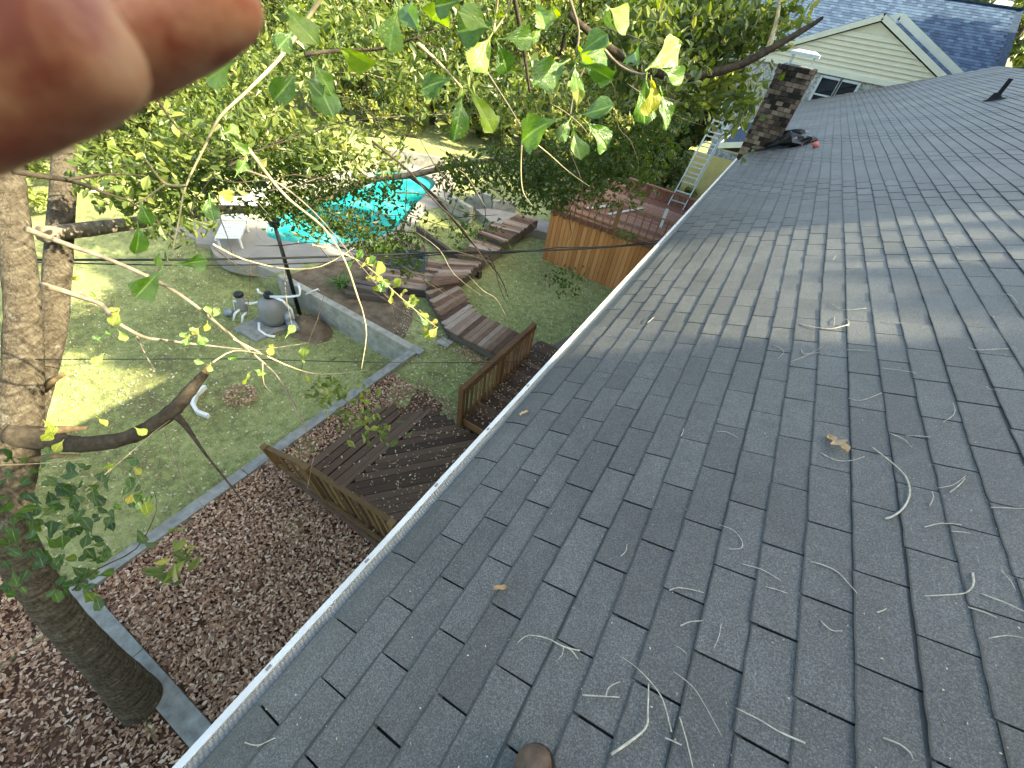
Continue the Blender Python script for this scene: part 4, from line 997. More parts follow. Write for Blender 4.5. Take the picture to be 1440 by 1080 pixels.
for i in range(95):                              # fine bare twigs through the dark foliage
    x_, y_ = rnd.choice([(rnd.uniform(260, 700), rnd.uniform(180, 430)), (rnd.uniform(430, 1000), rnd.uniform(10, 330))]); dd = rnd.uniform(3, 7.5); a = rnd.uniform(-.4, 2.2); L = rnd.uniform(50, 170)
    if x_ + L > 1000 - .93 * (y_ + L - 222): continue
    P_ = [at(x_ + L * t * math.cos(a) + rnd.uniform(-6, 6), y_ + L * t * math.sin(a) + rnd.uniform(-6, 6), dd + .3 * t) for t in (0, .33, .66, 1)]
    g = Geo(); g.tube(path(P_, 3), radii([.0012, dd * .0011, dd * .0009, .001], 3), 5); g.build('twig', rnd.choice([M_BARKD, M_BARKD, M_BARKD, M_BARKTW]), ok, True)

def oak_leaf(kind, seed):                        # obovate, shallowly lobed leaf, length 1 along y, with a stalk
    rr = random.Random(seed); g = Geo(); rows = 15; cols = (-1, -.8, -.45, -.12, 0, .12, .45, .8, 1); nc = len(cols); vs = []; tt_ = []
    bend = rr.uniform(-.35, .8); fold = rr.uniform(.08, .5); wv = rr.uniform(.03, .09); ph = rr.uniform(0, 6); side = rr.uniform(-.10, .10); tw = rr.uniform(-.7, .7); W0 = rr.uniform(.21, .27)
    lob = rr.uniform(.05, .28); lc = rr.uniform(.78, .9)
    for i in range(rows):
        t = i / (rows - 1); tq = max(t, .0)
        for s_ in cols:
            sg = 1 if s_ >= 0 else -1
            w = W0 * max(0, math.sin(math.pi * min(.985, tq ** 1.9 + .005))) ** .8 * (1 + lob * math.exp(-((t - lc - .02 * sg) / .05) ** 2) - .6 * lob * math.exp(-((t - lc + .11) / .05) ** 2)) + .012
            yy = .13 + .87 * t * (1 - .02 * abs(s_)); X = s_ * w + side * t * t
            Z = fold * abs(s_) * w - bend * t * t * .30 + wv * math.sin(9 * t + ph + s_ * 2.2) * abs(s_) ** 1.5 + X * tw * t * .6
            vs.append((X, yy, Z)); tt_.append(abs(s_))
    fs = [(i * nc + k, i * nc + k + 1, (i + 1) * nc + k + 1, (i + 1) * nc + k) for i in range(rows - 1) for k in range(nc - 1)]
    g.add(vs, fs); g.t = tt_; g.add([(-.011, 0, 0), (.011, 0, 0), (.011, .15, .0), (-.011, .15, .0)], [(0, 1, 2, 3)], 0.0); return g
HL = [oak_leaf(0, s_).mesh('leaf', M_LEAFHERO, smooth=True) for s_ in range(10)]
M_LEAFSHADE = leafm('shaded_oak_leaf', [(.0, (.022, .050, .016)), (.5, (.040, .085, .022)), (.9, (.070, .12, .03)), (1., (.2, .2, .04))], .25, .4, .5, 'rand')  # same leaf as the bright ones, with shade put into its colour
HD = [oak_leaf(0, 80 + s_).mesh('leaf', M_LEAFSHADE, smooth=True) for s_ in range(10)]
HY = [oak_leaf(0, 50 + s_).mesh('leaf', M_LEAFYEL, smooth=True) for s_ in range(6)]
def put_leaf(mesh, B, T, wscale=1.0, roll=None, face=None):
    y = T - B; L = y.length; y.normalize(); n0 = (CAM - B).normalized() if face is None else Vector(face)
    n0 = (n0 - y * n0.dot(y)).normalized(); a = rnd.gauss(0, .45) if roll is None else roll
    z = (Matrix.Rotation(a, 3, y) @ n0); x = y.cross(z)
    o = bpy.data.objects.new('leaf', mesh); COL.objects.link(o); o.parent = ok; p = B - WL[ok.name]; w = L * wscale
    o.matrix_local = Matrix(((x.x * w, y.x * L, z.x * L, p.x), (x.y * w, y.y * L, z.y * L, p.y), (x.z * w, y.z * L, z.z * L, p.z), (0, 0, 0, 1))); return o
s45 = lambda x_, y_: (540 + x_ / 4.5, y_ / 4.5)
s72 = lambda x_, y_: (720 + x_ / 3.27, y_ / 3.27)
HERO = [(s45(690, 195), s45(488, 60)), (s45(690, 205), s45(545, 460)), (s45(705, 240), s45(800, 465)), (s45(720, 245), s45(940, 240)), (s45(450, 495), s45(235, 540)), (s45(497, 555), s45(465, 895)),
        (s45(535, 545), s45(700, 850)), (s45(240, 180), s45(110, 40)), (s45(225, 220), s45(170, 60)), (s45(95, 35), s45(5, 305)), (s45(500, 0), s45(300, 50)), (s45(1180, 372), s45(930, 540)),
        (s45(1225, 358), s45(1410, 180)), (s45(1225, 385), s45(1450, 495)), (s45(1210, 395), s45(1212, 610)), (s45(1255, 350), s45(1425, 350)), (s45(1125, 745), s45(838, 850)), (s45(1185, 740), s45(1105, 890)),
        (s45(1195, 780), s45(1225, 1020)), (s45(1215, 735), s45(1450, 680)), (s45(1265, 755), s45(1440, 935)), (s45(960, 0), s45(1030, 200)), (s45(1000, 180), s45(940, 260)), (s45(1080, 40), s45(1050, 130)),
        (s72(622, 330), s72(590, 575)), (s72(680, 395), s72(728, 590)), (s72(578, 318), s72(560, 195)), (s72(612, 325), s72(778, 205)), (s72(680, 310), s72(778, 382)), (s72(430, 20), s72(540, 140)), (s72(480, 150), s72(420, 60)),
        ((338, 80), (293, 112)), ((420, 97), (390, 142)), ((421, 100), (455, 136)), ((440, 88), (462, 165)), ((436, 80), (470, 132)), ((398, 5), (438, 60)), ((415, 40), (390, 70)), ((470, 60), (520, 92)),
        ((640, 0), (600, 25)), ((700, 30), (640, 48)), ((860, 60), (820, 78))]
for k, (b, t) in enumerate(HERO):
    dd = .80 + .25 * ((k * 37) % 10) / 10; B_ = at(*b, dd); glare = k in (0, 3, 5, 6, 11, 14, 15, 17, 18, 20, 22, 25, 27, 28, 33, 35)
    h_ = ((CAM - B_).normalized() + sdir).normalized(); r_ = (at(*t, 1) - CAM); dt = dd * rnd.uniform(.95, 1.08)
    if glare and abs(h_.dot(r_)) > .05:           # glossy leaf tilted towards the low sun
        dt = min(1.22 * dd, max(.82 * dd, h_.dot(B_ - CAM) / h_.dot(r_)))
    put_leaf(HL[k % 10], B_, at(*t, dt), rnd.uniform(1.0, 1.35), 0.0 if glare else None, tuple((CAM - B_).normalized() + sdir) if glare else None)
for (b, t) in ((s45(1215, 700), s45(1240, 560)), (s72(640, 345), s72(660, 530)), ((705, 5), (702, 28)), ((775, 0), (782, 26))): put_leaf(HY[rnd.randrange(6)], at(*b, .95), at(*t, .97), 1.1)
for (b, t) in (((195, 280), (213, 317)), ((193, 311), (200, 358)), ((294, 271), (297, 310)), ((242, 373), (292, 366)), ((229, 378), (189, 418)), ((224, 353), (218, 374)), ((330, 250), (345, 225)), ((150, 262), (172, 268)), ((310, 190), (335, 178)), ((318, 195), (352, 215))):
    put_leaf(HL[rnd.randrange(10)], at(*b, 1.5), at(*t, 1.5), 1.15)
for (b, t) in (((185, 655), (200, 665)), ((200, 700), (212, 722)), ((188, 692), (178, 708)), ((60, 590), (82, 610)), ((90, 618), (75, 635)), ((135, 585), (150, 600)), ((140, 660), (160, 652)), ((300, 268), (330, 278)), ((80, 600), (66, 622)), ((188, 600), (205, 612))):
    put_leaf(HY[rnd.randrange(6)], at(*b, 2.6), at(*t, 2.6), 1.2)
for i in range(26):                               # yellow leaves on the twig above the boardwalk
    t = i / 25; bx, by = 500 + 115 * t, 365 + 97 * t; a = rnd.uniform(-1.2, 2.6); L = rnd.uniform(14, 22)
    put_leaf(HY[rnd.randrange(6)] if rnd.random() < .75 else HL[rnd.randrange(10)], at(bx + rnd.uniform(-6, 6), by + rnd.uniform(-6, 6), 2.1), at(bx + L * math.cos(a), by + L * math.sin(a), 2.1 + rnd.uniform(-.04, .04)), 1.1)
for i in range(30):                               # small leaves on the long twigs over the lawn
    bx, by = rnd.choice([(290, 450), (160, 465), (150, 490), (300, 505), (270, 470), (390, 480), (400, 490), (380, 485), (365, 525), (430, 520), (300, 445), (110, 395), (140, 400), (120, 410), (180, 440)]); a = rnd.uniform(0, 6.3); L = rnd.uniform(12, 26)
    bx += rnd.uniform(-14, 14); by += rnd.uniform(-10, 10)
    put_leaf(HL[rnd.randrange(10)] if rnd.random() < .6 else HY[rnd.randrange(6)], at(bx, by, 2.6), at(bx + L * math.cos(a), by + L * math.sin(a), 2.6), 1.1)
for i in range(215):                               # lower left leaves, shade set in their green
    bx, by = rnd.gauss(75, 88), rnd.gauss(735, 72); a = rnd.uniform(0, 6.3); L = rnd.uniform(15, 31); dd = rnd.uniform(2.7, 3.3)
    if by < 640 or by > 845 or bx > 215 - abs(by - 720) * .5: continue
    put_leaf(HD[rnd.randrange(10)], at(bx, by, dd), at(bx + L * math.cos(a), by + L * math.sin(a), dd + rnd.uniform(-.08, .08)), .92)
# foliage masses
fol = {}
def mass(px, py, dd, rpx, rpy, rd, n, size, mat, clump=8):
    k = max(1, n // clump); u = rng.normal(size=(k, 3)); u /= np.linalg.norm(u, axis=1)[:, None]; u *= rng.random((k, 1)) ** .4
    pts = []
    for (a, b, c) in u:
        p = np.array(at(px + a * rpx, py + b * rpy, dd + c * rd)); pts.append(p + rng.normal(0, size * .9, (clump, 3)))
    fol.setdefault(mat.name, [mat, [], [], []]); fol[mat.name][3].append(np.clip(np.repeat(rng.random(k), clump) * .7 + rng.random(k * clump) * .35, 0, 1)); fol[mat.name][1].append(np.concatenate(pts)); fol[mat.name][2].append(np.full(k * clump, size * 1.14))
for a in ((480, 560, 3.6, 40, 25, .3, 60, .07), (520, 595, 3.6, 45, 25, .3, 70, .07), (455, 545, 3.5, 30, 20, .2, 40, .06), (255, 770, 3.2, 20, 15, .2, 14, .07), (232, 795, 3.2, 18, 12, .2, 16, .08)): mass(*a, M_LEAFLT, 5)
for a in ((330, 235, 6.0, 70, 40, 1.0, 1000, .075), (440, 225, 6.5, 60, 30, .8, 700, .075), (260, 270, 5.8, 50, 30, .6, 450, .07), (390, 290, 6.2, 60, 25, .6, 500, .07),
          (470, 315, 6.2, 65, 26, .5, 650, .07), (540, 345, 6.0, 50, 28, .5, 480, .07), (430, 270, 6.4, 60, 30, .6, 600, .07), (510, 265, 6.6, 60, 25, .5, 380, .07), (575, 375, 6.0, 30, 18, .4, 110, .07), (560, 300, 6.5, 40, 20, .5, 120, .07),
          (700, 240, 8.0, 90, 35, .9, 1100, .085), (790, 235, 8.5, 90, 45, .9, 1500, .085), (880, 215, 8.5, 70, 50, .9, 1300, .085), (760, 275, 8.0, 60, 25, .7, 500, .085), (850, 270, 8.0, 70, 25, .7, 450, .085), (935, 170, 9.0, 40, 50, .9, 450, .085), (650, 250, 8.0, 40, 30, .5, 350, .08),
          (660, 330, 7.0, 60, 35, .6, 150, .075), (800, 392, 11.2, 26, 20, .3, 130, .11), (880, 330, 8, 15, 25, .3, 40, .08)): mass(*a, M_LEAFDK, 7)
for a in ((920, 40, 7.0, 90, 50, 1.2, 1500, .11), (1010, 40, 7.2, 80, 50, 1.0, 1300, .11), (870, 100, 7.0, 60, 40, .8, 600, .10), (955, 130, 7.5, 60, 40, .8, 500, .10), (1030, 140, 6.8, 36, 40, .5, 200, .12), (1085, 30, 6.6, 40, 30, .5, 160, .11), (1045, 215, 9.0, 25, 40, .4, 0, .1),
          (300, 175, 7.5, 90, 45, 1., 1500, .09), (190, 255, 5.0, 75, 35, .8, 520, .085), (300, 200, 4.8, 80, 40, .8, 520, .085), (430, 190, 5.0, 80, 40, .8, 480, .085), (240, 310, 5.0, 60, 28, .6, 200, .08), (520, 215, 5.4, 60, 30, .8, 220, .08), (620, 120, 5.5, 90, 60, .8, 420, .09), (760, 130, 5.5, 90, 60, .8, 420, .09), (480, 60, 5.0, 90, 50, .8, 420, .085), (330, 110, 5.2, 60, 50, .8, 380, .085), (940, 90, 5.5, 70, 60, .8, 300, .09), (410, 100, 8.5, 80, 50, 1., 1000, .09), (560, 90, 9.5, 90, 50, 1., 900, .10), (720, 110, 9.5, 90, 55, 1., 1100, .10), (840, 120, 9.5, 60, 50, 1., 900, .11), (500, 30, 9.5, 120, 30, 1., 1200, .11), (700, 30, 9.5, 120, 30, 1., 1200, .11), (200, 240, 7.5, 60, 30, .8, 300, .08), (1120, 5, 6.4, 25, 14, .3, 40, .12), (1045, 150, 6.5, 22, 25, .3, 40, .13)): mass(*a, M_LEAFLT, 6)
for nm, (mat, ps, szs, tts) in fol.items():
    P = np.concatenate(ps); sz = np.concatenate(szs) * rng.uniform(.6, 1.25, len(P))
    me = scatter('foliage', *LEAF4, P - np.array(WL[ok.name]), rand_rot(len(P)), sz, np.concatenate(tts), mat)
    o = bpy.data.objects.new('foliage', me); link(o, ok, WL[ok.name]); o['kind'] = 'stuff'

# ------------------------------------------------------------------ background woods
def crown_mesh(seed, n, rx, rz, leaf, mat, z0=0.0):
    rr = np.random.default_rng(seed); k = 42
    c = rr.normal(size=(k, 3)); c /= np.linalg.norm(c, axis=1)[:, None]; c *= rr.random((k, 1)) ** .45
    c = c * np.array([rx, rx, rz]) + np.array([0, 0, z0 + rz]); rad = rr.uniform(.4, 1.1, k) * rx * .22
    idx = rr.integers(0, k, n); u = rr.normal(size=(n, 3)); u /= np.linalg.norm(u, axis=1)[:, None]
    P = c[idx] + u * (rad[idx] * (rr.random(n) ** .5))[:, None]; P[:, 2] = np.maximum(P[:, 2], .05 + .3 * rr.random(n))
    tint = np.clip(rr.random(k)[idx] * .75 + rr.random(n) * .3, 0, 1)
    return scatter('crown', *LEAF4, P, rand_rot(n), rr.uniform(.45, 1.45, n) * leaf, tint, mat)
CR = [crown_mesh(100 + s_, 7500, 3.2, 4.2, .31, M_WOODS, .3) for s_ in range(5)]
SH = [crown_mesh(200 + s_, 4200, 1.9, 1.7, .20, M_WOODS, .0) for s_ in range(4)]
def dense_crown(seed):
    return crown_mesh(seed, 9000, 3.3, 4.2, .50, M_WOODS, .3)
DC = [dense_crown(300 + s_) for s_ in range(3)]
def trunk_mesh(seed, h, r0):
    rr = random.Random(seed); g = Geo(); P_ = [Vector((0, 0, -.3))]
    for i in range(6): P_.append(P_[-1] + Vector((rr.uniform(-.25, .25), rr.uniform(-.25, .25), h / 6)))
    g.tube(path(P_, 3), radii(list(np.linspace(r0, r0 * .35, 7)), 3), 9, True, .5, .05)
    for i in range(7):
        p = P_[2 + i % 4]; a = rr.uniform(0, 6.3); q = p + Vector((math.cos(a) * 1.6, math.sin(a) * 1.6, rr.uniform(.5, 1.6))); g.tube(path([p, lerp(p, q, .5) + Vector((0, 0, .1)), q], 3), radii([r0 * .35, r0 * .22, r0 * .06], 3), 6)
    return g.mesh('trunk', M_BARKD, smooth=True)
TK = [trunk_mesh(s_, 7.5, rnd.uniform(.14, .24)) for s_ in range(4)]
def tree(x, y, s_, label, cat, group, shrub=False, rot=None, zoff=0, zs=None):
    t = thing('bush' if shrub else 'woodland_tree', (x, y, ground_z(x, y) + zoff), label, cat, group)
    rz = rnd.uniform(0, 6.3)
    parts = [('crown', rnd.choice(DC if zs == 1.0 else SH if shrub else CR))] + ([] if shrub else [('trunk', rnd.choice(TK))])
    zs = zs or rnd.uniform(.9, 1.1)
    for nm, me in parts:
        o = bpy.data.objects.new(nm, me); COL.objects.link(o); o.parent = t; o.rotation_euler = (0, 0, rz); o.scale = (s_, s_, s_ * zs)
    return t
def polar(deg, dist): a = R_(deg); return (CAM.x - dist * math.sin(a), CAM.y + dist * math.cos(a))
GR = 'trees of the sunlit wood beyond the garden'
k = 0
for row, (dist, degs, sc) in enumerate(((29, range(12, 76, 9), .85), (35, range(9, 82, 8), 1.0), (43, range(6, 84, 8), 1.15), (55, range(4, 88, 9), 1.4), (72, range(0, 90, 9), 1.8))):
    for dg in degs:
        x, y = polar(dg + rnd.uniform(-2, 2), dist + rnd.uniform(-1.8, 1.8)); tree(x, y, sc * rnd.uniform(.85, 1.15), ('yellow-green leafy tree in the front row of the sunlit wood beyond the pool', 'yellow-green leafy tree behind the front row of the sunlit wood', 'tall leafy tree deep in the wood behind the sunlit ones')[min(2, row)], 'tree', GR)
GRB = 'bushes along the edge of the wood'
for dist, degs in ((21, (60, 66, 73, 80)), (24, (63, 70, 77)), (26, (14, 22, 29, 36, 44)), (28.5, (11, 18, 26, 33, 41, 50, 58, 66, 72)), (33, (40, 50, 60, 70, 78))):
    for dg in degs:
        x, y = polar(dg + rnd.uniform(-1.5, 1.5), dist + rnd.uniform(-1, 1)); tree(x, y, rnd.uniform(.9, 1.35), 'leafy bush at the edge of the wood beyond the lawn', 'bush', GRB, True)
for (x, y, s_, lab) in ((-3.9, 19.8, .9, 'leafy bush behind the ladder'), (-5.6, 18.2, 1.0, 'leafy bush behind the back corner of the raised deck'), (-7.8, 19.5, 1.1, 'leafy bush between the raised deck and the concrete walk'), (-2.6, 18.6, .55, 'small bush beside the yellow siding')):
    tree(x, y, s_, lab, 'bush', None, True)
for (x, y, s_, lab) in ((10.5, 52, 1.5, 'sunlit tree showing past the right end of the blue-grey roof'), (16, 60, 1.7, 'hazy tree at the upper right corner behind the roofs'), (-6.5, 27, .95, 'tree standing left of the cream gable')):
    tree(x, y, s_, lab, 'tree', None)
# street-side trees behind the house that shade the roof
for i, (x, y, s_) in enumerate(((14.6, -8.6, 1.78), (15.2, -5.4, 1.84), (14.3, -2.4, 1.80), (15.4, .6, 1.88), (14.4, 1.45, 1.75), (16.4, 5.3, 1.10), (14.6, 10.0, 1.80), (15.2, 12.4, 1.84), (14.4, 14.9, 1.78), (15.2, 18.2, 1.74), (14.5, 21.6, 1.76), (15.2, 25, 1.78))):
    tree(x, y, s_, 'tree on the far side of the house that shades the roof', 'tree', 'trees on the far side of the house', zs=1.0)
for (x, y, s_) in ((20.5, -7, 2.14), (20.5, -3.4, 2.16), (20.5, -.2, 2.12), (20.3, 2.2, 2.10), (20.5, 12.2, 2.45), (20.0, 14.4, 2.42), (20.5, 17.2, 2.14), (20.0, 20.4, 2.11), (20.5, 24, 2.14), (20.2, 27.5, 2.13), (20.5, 31, 2.16)):
    tree(x, y, s_, 'taller tree in the second row beyond the house', 'tree', 'tall trees beyond the house', zs=1.0)
tree(15.0, 6.1, 1.55, 'thinner tree letting broken sunlight onto the roof', 'tree', None, zs=1.001)

# ------------------------------------------------------------------ leaf litter, turf, flecks
def scat(name, P, size, mat, tilt, tpl=LEAF4, tint=None):
    me = scatter(name, *tpl, P, rand_rot(len(P), tilt), size * rng.uniform(.6, 1.3, len(P)), rng.random(len(P)) if tint is None else tint, mat)
    o = bpy.data.objects.new(name, me); link(o); tag(o, kind='stuff'); return o
def rect(n, x0, x1, y0, y1, z): return np.stack([rng.uniform(x0, x1, n), rng.uniform(y0, y1, n), z + rng.uniform(0, .05, n)], 1)
P = np.concatenate([rect(19000, -5.25, -1.2, -1.72, .95, -5.17), rect(2600, -5.25, -4.5, .9, 4.0, -5.17), rect(700, -4.6, -3, 3.0, 4.2, -5.18), rect(600, -4.6, -3, 5.5, 6.1, -5.18)])
scat('leaf_litter', P, .062, M_LITTER, .45)
P = rect(40000, -9.0, -1.2, -7.0, -2.0, -5.1); P[:, 2] = [max(ground_z(x, y), ZL + .4 if x < -5.3 else -5.22) + .03 + rng.uniform(0, .05) for x, y, _ in P]
o = scat('leaf_litter', P, .062, M_LITTER, .45)
P = np.stack([rng.uniform(-14, -5.4, 4200), rng.uniform(-2, 4.85, 4200)], 1); P = np.array([(x, y, ground_z(x, y) + .03) for x, y in P])
Q = np.concatenate([np.stack([rng.uniform(-5.2, -.8, 1500), rng.uniform(3.7, 6.0, 1500)], 1), np.stack([rng.uniform(-6.4, -.8, 2200), rng.uniform(7, 11.5, 2200)], 1), np.stack([rng.uniform(-10, -7.5, 700), rng.uniform(9.3, 12.2, 700)], 1), np.stack([rng.uniform(-8, -5, 500), rng.uniform(5.1, 6.2, 500)], 1)])
P = np.concatenate([P, np.array([(x, y, ground_z(x, y) + .03) for x, y in Q])])
scat('fallen_leaves', P, .058, M_FLECK, .5)
P = np.concatenate([rect(420, -3.7, -1.0, 1.0, 3.6, ZD + .01), rect(330, -3.0, -1.0, 3.75, 6.9, ZW + .01)])
scat('fallen_leaves', P, .045, M_FLECK, .4); P = np.concatenate([rect(300, -4.5, -1.0, 1.0, 3.6, ZD + .01), rect(500, -3.0, -1.0, 3.75, 6.9, ZW + .01), rect(250, -5, -1, 12, 16, ZF + .02)])
scat('leaf_litter', P, .05, M_LITTER, .35)
P = np.stack([rng.uniform(-14, -11, 70), rng.uniform(7.5, 13, 70), np.full(70, -5.292)], 1); P = P[[in_poly(a, b, POOL) for a, b, _ in P]]; scat('floating_leaves', P, .07, M_LITTER, .05)
P = np.array([(-7.75 + .38 * math.sqrt(rnd.random()) * math.cos(a), 1.85 + .34 * math.sqrt(rnd.random()) * math.sin(a), ZL + .02 + rnd.uniform(0, .07)) for a in rng.uniform(0, 6.28, 420)])
scat('leaf_litter', P, .06, M_LITTER, .5)
BL = ([(-.09, 0, 0), (.09, 0, 0), (.05, .12, 1.0)], [(0, 1, 2)])
n = 150000
Q = np.concatenate([np.stack([rng.uniform(-13.5, -5.5, n // 2), rng.uniform(-1.6, 4.8, n // 2)], 1), np.stack([rng.uniform(-6.2, -.7, n // 4), rng.uniform(7, 11.5, n // 4)], 1), np.stack([rng.uniform(-5.1, -.7, n // 8), rng.uniform(3.9, 6.0, n // 8)], 1), np.stack([rng.uniform(-10, -7.4, n // 8), rng.uniform(9.5, 12.4, n // 8)], 1)])
P = np.array([(x, y, ground_z(x, y) - .005) for x, y in Q])
me = scatter('grass', *BL, P, rand_rot(len(P), .45), rng.uniform(.025, .06, len(P)), np.clip(rng.normal(.45, .25, len(P)) + .25 * np.sin(P[:, 0] * 2.1) * np.sin(P[:, 1] * 1.7), 0, 1), M_GRASS)
o = bpy.data.objects.new('grass', me); link(o); tag(o, kind='stuff')

# ------------------------------------------------------------------ debris on the roof
zA = lambda *q: [(600 + x_ * .58333, 600 + y_ * .58333) for x_, y_ in q]
zB = lambda *q: [(800 + x_ * .44444, 300 + y_ * .44444) for x_, y_ in q]
TWG = [(zA((1075, 50), (1120, 85), (1155, 120), (1165, 160), (1150, 195), (1125, 215), (1105, 222)), 4.0, 'thick pale curved stick beside the large tan oak leaf'),
       (zA((535, 620), (533, 680), (525, 730), (445, 790)), 3.6, 'thick bent pale stick near the boot at the bottom edge'),
       (zA((220, 520), (245, 503), (290, 510), (330, 530), (370, 540)), 2.4, 'forked arched twig above the boot'),
       (zA((1200, 408), (1260, 405), (1300, 400), (1318, 380), (1316, 352)), 3.0, 'hooked pale twig low on the right of the roof'),
       (zA((745, 678), (800, 705), (850, 735), (913, 763)), 2.4, 'long straight twig at the bottom right of the boot'),
       (zA((470, 555), (505, 580), (540, 615), (570, 660), (590, 735)), 2.0, 'long gently curved twig right of the boot'),
       (zA((705, 236), (740, 250), (760, 275), (757, 293), (725, 295)), 1.8, 'small twig curled like a hook in the middle of the roof'),
       (zB((1265, 425), (1290, 432), (1390, 428)), 2.2, 'pale straight twig near the right edge, halfway up the roof'),
       (zB((830, 285), (870, 305), (940, 300)), 1.8, 'thin bowed twig above the sunlit patch'),
       (zB((730, 350), (790, 362), (830, 365), (885, 352)), 3.6, 'thick forked stick lying in the sunlit patch')]
for pl, w, lab in TWG:
    P_ = [at_roof(x_, y_, .0165 + .004 * (i % 2)) for i, (x_, y_) in enumerate(pl)]; g = Geo(); rr = w * .00078
    g.tube(path(P_, 4), radii(list(np.linspace(rr * .6, rr * 1.2, len(P_))), 4), 7, True, .5, .15)
    if 'forked' in lab: 
        c = P_[len(P_) // 2 + 1]; e = c + RM_V(-.02, .06, .01) if 'boot' not in lab else c + RM_V(.0, -.05, .004); g.tube([c, lerp(c, e, .5) + RM_V(.01, 0, .006), e], [rr * .8, rr * .6, rr * .3], 6)
    tag(g.build('twig', M_TWIG, None, True), lab, 'twig', 'fallen twigs on the roof')
SM = [zA((948, 62), (985, 80), (1020, 82), (1055, 72)), zA((762, 331), (810, 345), (855, 372)), zA((815, 385), (870, 402)), zA((585, 395), (605, 388), (640, 393), (668, 400)), zA((925, 325), (960, 335), (990, 350), (1015, 375), (1038, 402)),
      zA((612, 480), (635, 470), (665, 468)), zA((693, 532), (705, 505), (710, 475)), zA((335, 532), (350, 540), (365, 560)), zA((375, 647), (465, 652)), zA((432, 650), (440, 628), (465, 615)), zA((595, 590), (640, 625), (670, 670), (712, 747)),
      zA((610, 700), (625, 750), (642, 822)), zA((575, 750), (615, 768)), zA((950, 468), (975, 490), (1003, 492)), zA((1085, 448), (1108, 438)), zA((1335, 402), (1440, 445)), zA((1305, 435), (1375, 460)), zA((1355, 510), (1400, 503), (1440, 510)),
      zA((1385, 345), (1410, 375), (1420, 395)), zA((1200, 242), (1240, 233), (1290, 236)), zA((1265, 252), (1310, 257)), zA((1230, 148), (1270, 140), (1300, 118)), zA((1262, 158), (1298, 125)), zA((1213, 190), (1222, 170), (1218, 155)), zA((1115, 15), (1150, 30), (1170, 50)),
      zA((1155, 22), (1215, 25)), zA((1360, 195), (1440, 198)), zA((468, 312), (480, 300), (483, 283)), zA((1100, 750), (1140, 765), (1165, 785), (1172, 800)), zA((605, 530), (628, 550)),
      zB((885, 585), (925, 592), (990, 568)), zB((1185, 660), (1215, 640), (1222, 620), (1215, 600)), zB((700, 470), (740, 455), (770, 440), (805, 420)), zB((735, 430), (745, 445), (790, 440)), zB((640, 415), (668, 425), (680, 440), (660, 460)), zB((1370, 255), (1400, 260), (1420, 285)),
      zB((1180, 103), (1205, 100), (1235, 110)), zB((248, 347), (270, 328)), zB((835, 147), (845, 133)), zB((990, 490), (1100, 505)), zB((990, 345), (1055, 347)), zB((1240, 150), (1290, 150), (1310, 168)), zB((880, 432), (970, 437)), zB((470, 690), (500, 692), (535, 710)), zB((1320, 548), (1340, 558), (1390, 560)), zB((355, 705), (362, 680)), zB((840, 330), (838, 355)),
      [(344, 1044), (359, 1048), (372, 1045), (386, 1037)], [(362, 1050), (375, 1043), (388, 1038)]]
for i, pl in enumerate(SM):
    P_ = [at_roof(x_, y_, .0145 + .004 * (j % 2)) for j, (x_, y_) in enumerate(pl)]; g = Geo(); rr = rnd.uniform(.0011, .0022)
    if len(P_) == 2: P_ = [P_[0], lerp(P_[0], P_[1], .5) + RM_V(.003, 0, .003), P_[1]]
    g.tube(path(P_, 3), radii(list(np.linspace(rr, rr * .6, len(P_))), 3), 6, True, .5, .15)
    tag(g.build('twig', M_TWIG, None, True), 'small pale bare twig lying on the dark shingles', 'twig', 'fallen twigs on the roof')
def dry_leaf(px, py, size, rot, seed, label, lobed):
    rr = random.Random(seed); g = Geo(); n = 26; c = at_roof(px, py, .019); vs = []; spine = []
    for i in range(n):                            # outline half-widths of a lobed leaf
        t = i / (n - 1); w = (.26 * math.sin(math.pi * min(1, t * 1.02)) ** .7) * (1 + (.55 * math.sin(t * 17) if lobed else .15 * math.sin(t * 9))) + .01
        w = max(w, .012)
        for s_ in (-1, -.5, 0, .5, 1):
            X, Y = (t - .5) * size, s_ * w * size * .75; Zz = .10 * size * (abs(s_) ** 1.5) * (1 + .5 * math.sin(t * 8 + s_)) + .05 * size * math.sin(t * 5)
            vs.append(c + RM_V(X * math.cos(rot) - Y * math.sin(rot), X * math.sin(rot) + Y * math.cos(rot), Zz))
    g.add(vs, [(i * 5 + k, i * 5 + k + 1, (i + 1) * 5 + k + 1, (i + 1) * 5 + k) for i in range(n - 1) for k in range(4)])
    tag(g.build('dry_leaf', M_DRYLEAF, None, True), label, 'leaf', 'dry leaves on the roof')
dry_leaf(1178, 624, .115, 2.2, 1, 'large curled tan oak leaf lying high on the shingles', True)
dry_leaf(704, 827, .052, .6, 2, 'small orange-tan leaf low on the shingles above the boot', False)
dry_leaf(737, 581, .06, 1.2, 3, 'small pale leaf lying beside the gutter', True)
P = np.array([at_roof(rnd.uniform(300, 1440), rnd.uniform(250, 1080), .0145) for _ in range(230)])
P = P[[(p[0] > -.6) for p in P]]
scat('roof_debris', P, .007, M_FLECK, .3)

